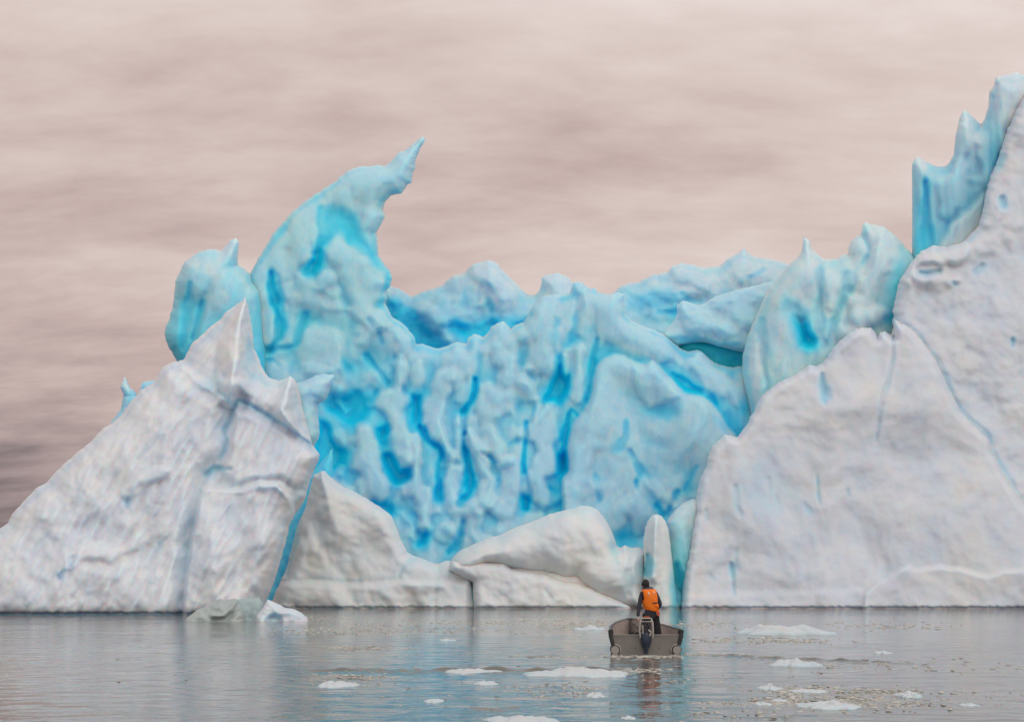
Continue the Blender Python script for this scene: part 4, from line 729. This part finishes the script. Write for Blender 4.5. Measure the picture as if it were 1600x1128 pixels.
for a, c_ in zip(i_, i_[1:]):
    for k in range(6): bm.faces.new((a[k], a[k + 1], c_[k + 1], c_[k]))
mesh('hull_lining', bm, M_HULLI, boat)
bm = bmesh.new()   # transom: flat panel with a lip
pr = [(-0.775, -0.13), (0.775, -0.13), (0.82, 0.30), (0.835, 0.452), (-0.835, 0.452), (-0.82, 0.30)]
fa = [bm.verts.new((x, -0.025, z)) for x, z in pr]; fb = [bm.verts.new((x, 0.025, z)) for x, z in pr]
bm.faces.new(fa); bm.faces.new(fb[::-1])
for k in range(6): bm.faces.new((fa[k], fb[k], fb[(k + 1) % 6], fa[(k + 1) % 6]))
tr = mesh('transom', bm, M_HULL, boat, False)
bm = bmesh.new(); box(bm, (0, -0.005, 0.462), (1.69, 0.075, 0.022), 0.006); mesh('transom_cap', bm, M_CAP, tr, False)
for x in (-0.27, 0.35):
    bm = bmesh.new(); tube(bm, [(x, -0.036, 0.12), (x, -0.024, 0.12)], 0.012, 10); mesh('drain_plug', bm, M_RUB, tr)
for s in (-1, 1):
    bm = bmesh.new(); tube(bm, [(s * (st[1] + 0.012), st[0], st[2] + 0.005) for st in ST], 0.034, 10); mesh('gunwale_rail', bm, M_RAIL, boat)
    bm = bmesh.new(); tube(bm, [(s * 0.905, -0.045, 0.59), (s * 0.885, -0.045, 0.42), (s * 0.835, -0.045, 0.20)], [0.056, 0.054, 0.048], 10); mesh('corner_fender', bm, M_RUB, boat)
    bm = bmesh.new(); tube(bm, [(s * (st[3] - 0.02), st[0] - 0.07, max(0.085, st[4] + 0.07)) for st in ST[:6]], [0.118, 0.118, 0.112, 0.10, 0.085, 0.06], 20); fl = mesh('side_float', bm, M_RUB, boat)
    bm = bmesh.new(); tube(bm, [(s * 0.78, -0.085, 0.085), (s * 0.78, -0.066, 0.085)], 0.102, 24); mesh('float_cap', bm, M_CAP, fl)
    bm = bmesh.new(); tube(bm, [(s * 0.77 + 0.135 * math.cos(a), -0.05, 0.085 + 0.135 * math.sin(a)) for a in [R(d) for d in (range(100, -31, -13) if s < 0 else range(80, 200, 13))]], 0.010, 8); mesh('strap', bm, M_STRAP, fl)
bm = bmesh.new(); box(bm, (0, 2.1, 0.36), (1.14, 0.28, 0.035)); mesh('bench_seat', bm, M_HULLI, boat, False)
# outboard motor, cowl off: dark power head inside a pale frame
mo = bmesh.new()
box(mo, (0.0, -0.07, 0.66), (0.22, 0.22, 0.30), 0.03)
for k in range(4): box(mo, (0.0, -0.185, 0.56 + k * 0.07), (0.15, 0.03, 0.028), 0.006)
tube(mo, [(-0.05, -0.19, 0.55), (-0.05, -0.19, 0.80)], 0.022, 8); tube(mo, [(0.045, -0.19, 0.52), (0.07, -0.20, 0.66), (0.03, -0.19, 0.78)], 0.018, 8)
motor = mesh('outboard_motor', mo, M_ENG, boat)
bm = bmesh.new()
for s in (-1, 1):
    tube(bm, [(s * 0.155, -0.17, 0.40), (s * 0.172, -0.17, 0.56), (s * 0.155, -0.16, 0.78), (s * 0.12, -0.15, 0.885)], 0.020, 8)
    tube(bm, [(s * 0.15, 0.03, 0.42), (s * 0.16, 0.03, 0.60), (s * 0.145, 0.03, 0.84)], 0.018, 8); tube(bm, [(s * 0.155, -0.17, 0.66), (s * 0.155, 0.03, 0.66)], 0.015, 8)
tube(bm, [(-0.15, -0.16, 0.80), (0.15, -0.16, 0.80)], 0.014, 8); tube(bm, [(-0.12, -0.155, 0.885), (0.12, -0.155, 0.885)], 0.016, 8); tube(bm, [(0.05, -0.21, 0.60), (0.10, -0.21, 0.53), (0.08, -0.21, 0.44)], 0.026, 8); tube(bm, [(-0.10, -0.20, 0.72), (-0.09, -0.20, 0.50)], 0.018, 8)
mesh('cowl_frame', bm, M_MET, motor)
bm = bmesh.new(); box(bm, (0.0, -0.07, 0.845), (0.24, 0.20, 0.035), 0.01); mesh('flywheel_cover', bm, M_RUB, motor)
bm = bmesh.new(); box(bm, (0.01, -0.08, 0.915), (0.15, 0.16, 0.022), 0.008); mesh('top_plate', bm, M_ORAS, motor)
bm = bmesh.new()
tube(bm, [(0, -0.10, 0.52), (0, -0.11, 0.44), (0, -0.12, 0.34), (0, -0.12, 0.20), (0, -0.12, 0.06), (0, -0.12, -0.30)], [0.12, 0.14, 0.115, 0.085, 0.05, 0.035], 14, flat=0.8)
for s in (-1, 1): tube(bm, [(s * 0.10, -0.07, 0.47), (s * 0.105, -0.09, 0.30), (s * 0.07, -0.09, 0.14)], [0.03, 0.032, 0.02], 8)
tube(bm, [(0.03, -0.205, 0.36), (0.02, -0.20, 0.10)], 0.013, 6); tube(bm, [(-0.03, -0.205, 0.36), (-0.02, -0.20, 0.10)], 0.013, 6)
mesh('drive_leg', bm, M_LEG, motor)
for x in (-0.09, 0.09):
    bm = bmesh.new(); box(bm, (x, -0.02, 0.43), (0.05, 0.14, 0.16), 0.01); mesh('clamp_bracket', bm, M_ENG, motor)
bm = bmesh.new(); tube(bm, [(-0.12, 0.0, 0.56), (-0.20, 0.20, 0.64), (-0.24, 0.45, 0.70)], [0.022, 0.020, 0.020], 10); tube(bm, [(-0.24, 0.45, 0.70), (-0.27, 0.62, 0.735)], 0.026, 10); mesh('tiller_handle', bm, M_ENG, motor)
can = tag(empty('fuel_hose', (bx - 0.26, ZB + 0.16, 0.47)), 'black coiled fuel hose and bulb lying on the stern left of the motor', 'fuel hose')
bm = bmesh.new(); tube(bm, [(-0.09 + 0.06 * math.cos(a * 0.6), 0.05 * math.sin(a * 0.6), 0.01 + 0.004 * a) for a in range(0, 18)], 0.016, 8); mesh('hose', bm, M_RUB, can)
bm = bmesh.new(); tube(bm, [(-0.01, 0, 0.0), (0.02, 0, 0.02), (0.07, 0, 0.035), (0.11, 0, 0.04)], [0.012, 0.034, 0.034, 0.012], 10); mesh('bulb', bm, M_RUB, can)

# ------------------------------------------------------------------ person at the tiller, seen from behind
ZP = ZB + 0.95; FL = 0.10
px0 = (1015 - 800) / (F / ZP)
per = empty('person', (px0, ZP, FL))
tag(per, 'person in orange life vest and dark knitted hat steering the boat, back turned', 'person')
def skin(name, chains, mat, parent, sub=2, root=0):
    me = bpy.data.meshes.new(name); vs = []; es = []; rs = []; idx = {}
    for ch in chains:
        prev = None
        for p in ch:
            key = p[0] if isinstance(p[0], str) else None
            if key is not None and key in idx: k = idx[key]
            else:
                q_ = p[1:] if key is not None else p
                k = len(vs); vs.append(q_[:3]); rs.append((q_[3], q_[4] if len(q_) > 4 else q_[3]))
                if key is not None: idx[key] = k
            if prev is not None: es.append((prev, k))
            prev = k
    me.from_pydata(vs, es, []); o = link(name, me, parent, mat)
    md = o.modifiers.new('skin', 'SKIN'); md.use_smooth_shade = True
    for i, r_ in enumerate(rs): me.skin_vertices[0].data[i].radius = r_
    me.skin_vertices[0].data[root].use_root = True
    sb = o.modifiers.new('sub', 'SUBSURF'); sb.levels = sub; sb.render_levels = sub
    return o
# body: hips, torso, neck, both arms and legs, in the jacket's dark cloth
body = skin('body', [
    [('hip', 0.03, 0, 0.93, 0.155, 0.12), ('waist', 0.02, 0.0, 1.08, 0.15, 0.115), ('chest', -0.01, 0.01, 1.26, 0.175, 0.12), ('shl', -0.02, 0.02, 1.40, 0.15, 0.10), ('neck', -0.05, 0.04, 1.50, 0.065), ('head', -0.085, 0.07, 1.60, 0.085), ('crown', -0.095, 0.075, 1.68, 0.075)],
    [('shl',), ('ls', -0.20, 0.02, 1.395, 0.075), ('le', -0.265, -0.03, 1.13, 0.062), ('lw', -0.315, -0.11, 0.80, 0.045)],
    [('shl',), ('rs', 0.17, 0.04, 1.375, 0.075), ('re', 0.285, 0.06, 1.12, 0.066), ('rw', 0.215, 0.24, 0.98, 0.048)],
    [('hip',), ('ll', -0.07, 0.02, 0.82, 0.105), ('lk', -0.10, 0.06, 0.47, 0.080), ('la', -0.11, 0.02, 0.12, 0.062)],
    [('hip',), ('rl', 0.14, 0.0, 0.82, 0.11), ('rk', 0.20, 0.03, 0.47, 0.088), ('ra', 0.23, 0.0, 0.12, 0.080)]], M_JAC, per)
trousers = skin('trousers', [
    [('hip', 0.035, 0, 0.90, 0.165, 0.13), ('ll', -0.07, 0.02, 0.80, 0.115), ('lk', -0.10, 0.06, 0.47, 0.092), ('la', -0.11, 0.02, 0.14, 0.085)],
    [('hip',), ('rl', 0.14, 0.0, 0.80, 0.122), ('rk', 0.205, 0.03, 0.47, 0.105), ('ra', 0.235, 0.0, 0.14, 0.105)]], M_TRO, per)
for x in (-0.11, 0.235): skin('boot', [[(x, -0.02, 0.10, 0.062), (x, -0.01, 0.05, 0.055), (x, 0.10, 0.045, 0.05), (x, 0.17, 0.035, 0.036)]], M_BOOT, per)
# face, turned down and to the left
def blob(name, c, s, mat, parent, rot=None, sub=3):
    bm = bmesh.new(); mt = Matrix.Translation(c) @ (rot.to_4x4() if rot else Matrix()) @ Matrix.Diagonal((*s, 1)); bmesh.ops.create_icosphere(bm, subdivisions=sub, radius=1.0, matrix=mt); return mesh(name, bm, mat, parent)
bm = bmesh.new()
bmesh.ops.create_icosphere(bm, subdivisions=3, radius=1.0, matrix=Matrix.Translation((-0.105, 0.095, 1.60)) @ Matrix.Diagonal((0.078, 0.088, 0.105, 1)))
bmesh.ops.create_icosphere(bm, subdivisions=2, radius=1.0, matrix=Matrix.Translation((-0.135, 0.188, 1.585)) @ Matrix.Diagonal((0.014, 0.022, 0.024, 1)))   # nose
bmesh.ops.create_icosphere(bm, subdivisions=2, radius=1.0, matrix=Matrix.Translation((-0.13, 0.168, 1.545)) @ Matrix.Diagonal((0.026, 0.012, 0.008, 1)))   # mouth
for s in (-1, 1): bmesh.ops.create_icosphere(bm, subdivisions=2, radius=1.0, matrix=Matrix.Translation((-0.105 + s * 0.078, 0.09, 1.585)) @ Matrix.Diagonal((0.012, 0.02, 0.03, 1)))
mesh('face', bm, M_SKIN, per)
for s in (-1, 1): blob('eye', (-0.128 + s * 0.030, 0.172, 1.605), (0.012, 0.010, 0.009), M_RUB, per, sub=2)
# hat
bm = bmesh.new(); r_ = bmesh.ops.create_icosphere(bm, subdivisions=4, radius=1.0)
for w in r_['verts']:
    z = w.co.z; w.co.x *= 0.106 * (1 - 0.12 * max(z, 0)); w.co.y *= 0.116; w.co.z = z * 0.135 if z > 0 else z * 0.085
    w.co = Matrix.Rotation(R(9), 3, 'Y') @ Matrix.Rotation(R(-12), 3, 'X') @ w.co + Vector((-0.10, 0.065, 1.645))
mesh('knitted_hat', bm, M_HAT, per)
skin('hood', [[(-0.17, 0.03, 1.47, 0.045), (-0.10, -0.06, 1.485, 0.055), (0.0, -0.06, 1.50, 0.06), (0.07, 0.0, 1.53, 0.058), (0.06, 0.10, 1.52, 0.045)]], M_HOOD, per)
# life vest: a shell over the torso, cut high under the arms, with collar and straps
bm = bmesh.new(); rings = []
VS = [(0.985, 0.040, 0.150, 0.125), (1.00, 0.040, 0.160, 0.135), (1.06, 0.035, 0.172, 0.150), (1.14, 0.025, 0.180, 0.160), (1.22, 0.015, 0.186, 0.165), (1.30, 0.005, 0.188, 0.165), (1.37, -0.005, 0.188, 0.155), (1.43, -0.012, 0.180, 0.135), (1.475, -0.018, 0.150, 0.110), (1.495, -0.02, 0.10, 0.085)]
ns = 36
for z, cx, rx, ry in VS:
    ring = []
    for k in range(ns):
        a = k * 2 * math.pi / ns; x = math.copysign(abs(math.cos(a)) ** 0.8, math.cos(a)); y = math.copysign(abs(math.sin(a)) ** 0.8, math.sin(a))
        w = 0.006 * math.sin(5 * a + z * 22) - (0.008 if 1.24 < z < 1.27 else 0)
        ring.append(bm.verts.new((cx + (rx + w) * x, 0.01 + (ry + w) * y, z + (0.035 * (-x) * (z < 1.1)) - 0.02 * (z < 1.1) * (y < 0))))
    rings.append(ring)
for a, c_ in zip(rings, rings[1:]):
    for k in range(ns):
        kx = math.cos((k + .5) * 2 * math.pi / ns); zc_ = (a[0].co.z + c_[0].co.z) / 2
        if abs(kx) > 0.80 and 1.20 < zc_ < 1.45 and kx < 0: continue      # arm holes
        if abs(kx) > 0.86 and 1.15 < zc_ < 1.45 and kx > 0: continue
        bm.faces.new((a[k], a[(k + 1) % ns], c_[(k + 1) % ns], c_[k]))
vest = mesh('life_vest', bm, M_ORA, per)
sd_ = vest.modifiers.new('thick', 'SOLIDIFY'); sd_.thickness = 0.035; sd_.offset = 1.0; vb_ = vest.modifiers.new('sub', 'SUBSURF'); vb_.levels = vb_.render_levels = 1
def strip(name, pts, w, mat, th=0.006):
    bm = bmesh.new(); prev = None
    for (x, y, z), (wx, wz) in zip(pts, [w] * len(pts)):
        q_ = [bm.verts.new((x - wx, y, z - wz)), bm.verts.new((x + wx, y, z + wz))]
        if prev: bm.faces.new((prev[0], prev[1], q_[1], q_[0]))
        prev = q_
    o = mesh(name, bm, mat, vest); md = o.modifiers.new('t', 'SOLIDIFY'); md.thickness = th; return o
strip('reflective_patch', [(-0.045, -0.163, 1.44), (-0.035, -0.182, 1.40), (-0.025, -0.192, 1.36)], (0.018, 0.0), M_REF)
strip('reflective_patch', [(0.085, -0.140, 1.46), (0.105, -0.155, 1.42), (0.12, -0.162, 1.39)], (0.013, 0.0), M_REF)
strip('waist_strap', [(0.06, -0.196, 1.155), (0.12, -0.190, 1.158), (0.17, -0.165, 1.165), (0.205, -0.11, 1.17)], (0.0, 0.014), M_RUB)
bm = bmesh.new(); tube(bm, [(0.12, -0.17, 1.10), (0.19, -0.15, 1.06), (0.215, -0.14, 1.0), (0.215, -0.13, 0.92)], [0.016, 0.022, 0.014, 0.016], 8, flat=0.6); mesh('crotch_strap', bm, M_ORA, vest)
bm = bmesh.new(); box(bm, (0.205, -0.14, 0.875), (0.085, 0.03, 0.105), 0.01); mesh('strap_pouch', bm, M_ORAS, vest)
# hands
def hand(base, d, up, grip, parent, thumb_side):
    d = Vector(d).normalized(); up = Vector(up).normalized(); sx = d.cross(up).normalized(); B = Vector(base)
    def pt(a, b_, c_): q_ = B + d * a + sx * b_ + up * c_; return (q_.x, q_.y, q_.z)
    ch = [[('w', *pt(0, 0, 0), 0.030, 0.022), ('p1', *pt(0.04, 0, 0), 0.038, 0.018), ('p2', *pt(0.08, 0, 0), 0.040, 0.016)]]
    hd = skin('hand', ch, M_SKIN, parent, 1)
    for i, L in enumerate((0.066, 0.075, 0.070, 0.055)):
        o = (i - 1.5) * 0.021; c1, c2 = grip
        skin('finger', [[(*pt(0.075, o, 0), 0.0095), (*pt(0.085 + L * 0.45, o, -L * 0.15 * c1), 0.009), (*pt(0.085 + L * 0.6, o, -L * 0.6 * c1), 0.0085), (*pt(0.085 + L * 0.25 * (2 - c2), o, -L * 0.95 * c1), 0.0075)]], M_SKIN, hd, 1)
    s = thumb_side
    skin('thumb', [[(*pt(0.025, s * 0.030, -0.004), 0.013), (*pt(0.055, s * 0.055, -0.018), 0.011), (*pt(0.085, s * 0.055, -0.040), 0.009)]], M_SKIN, hd, 1)
hand((-0.318, -0.115, 0.785), (0.08, -0.55, -0.75), (-0.9, 0, 0.2), (0.8, 1.3), per, 1)
hand((0.21, 0.25, 0.975), (-0.4, 0.85, -0.2), (0.2, 0.2, 1), (0.7, 1.2), per, -1)
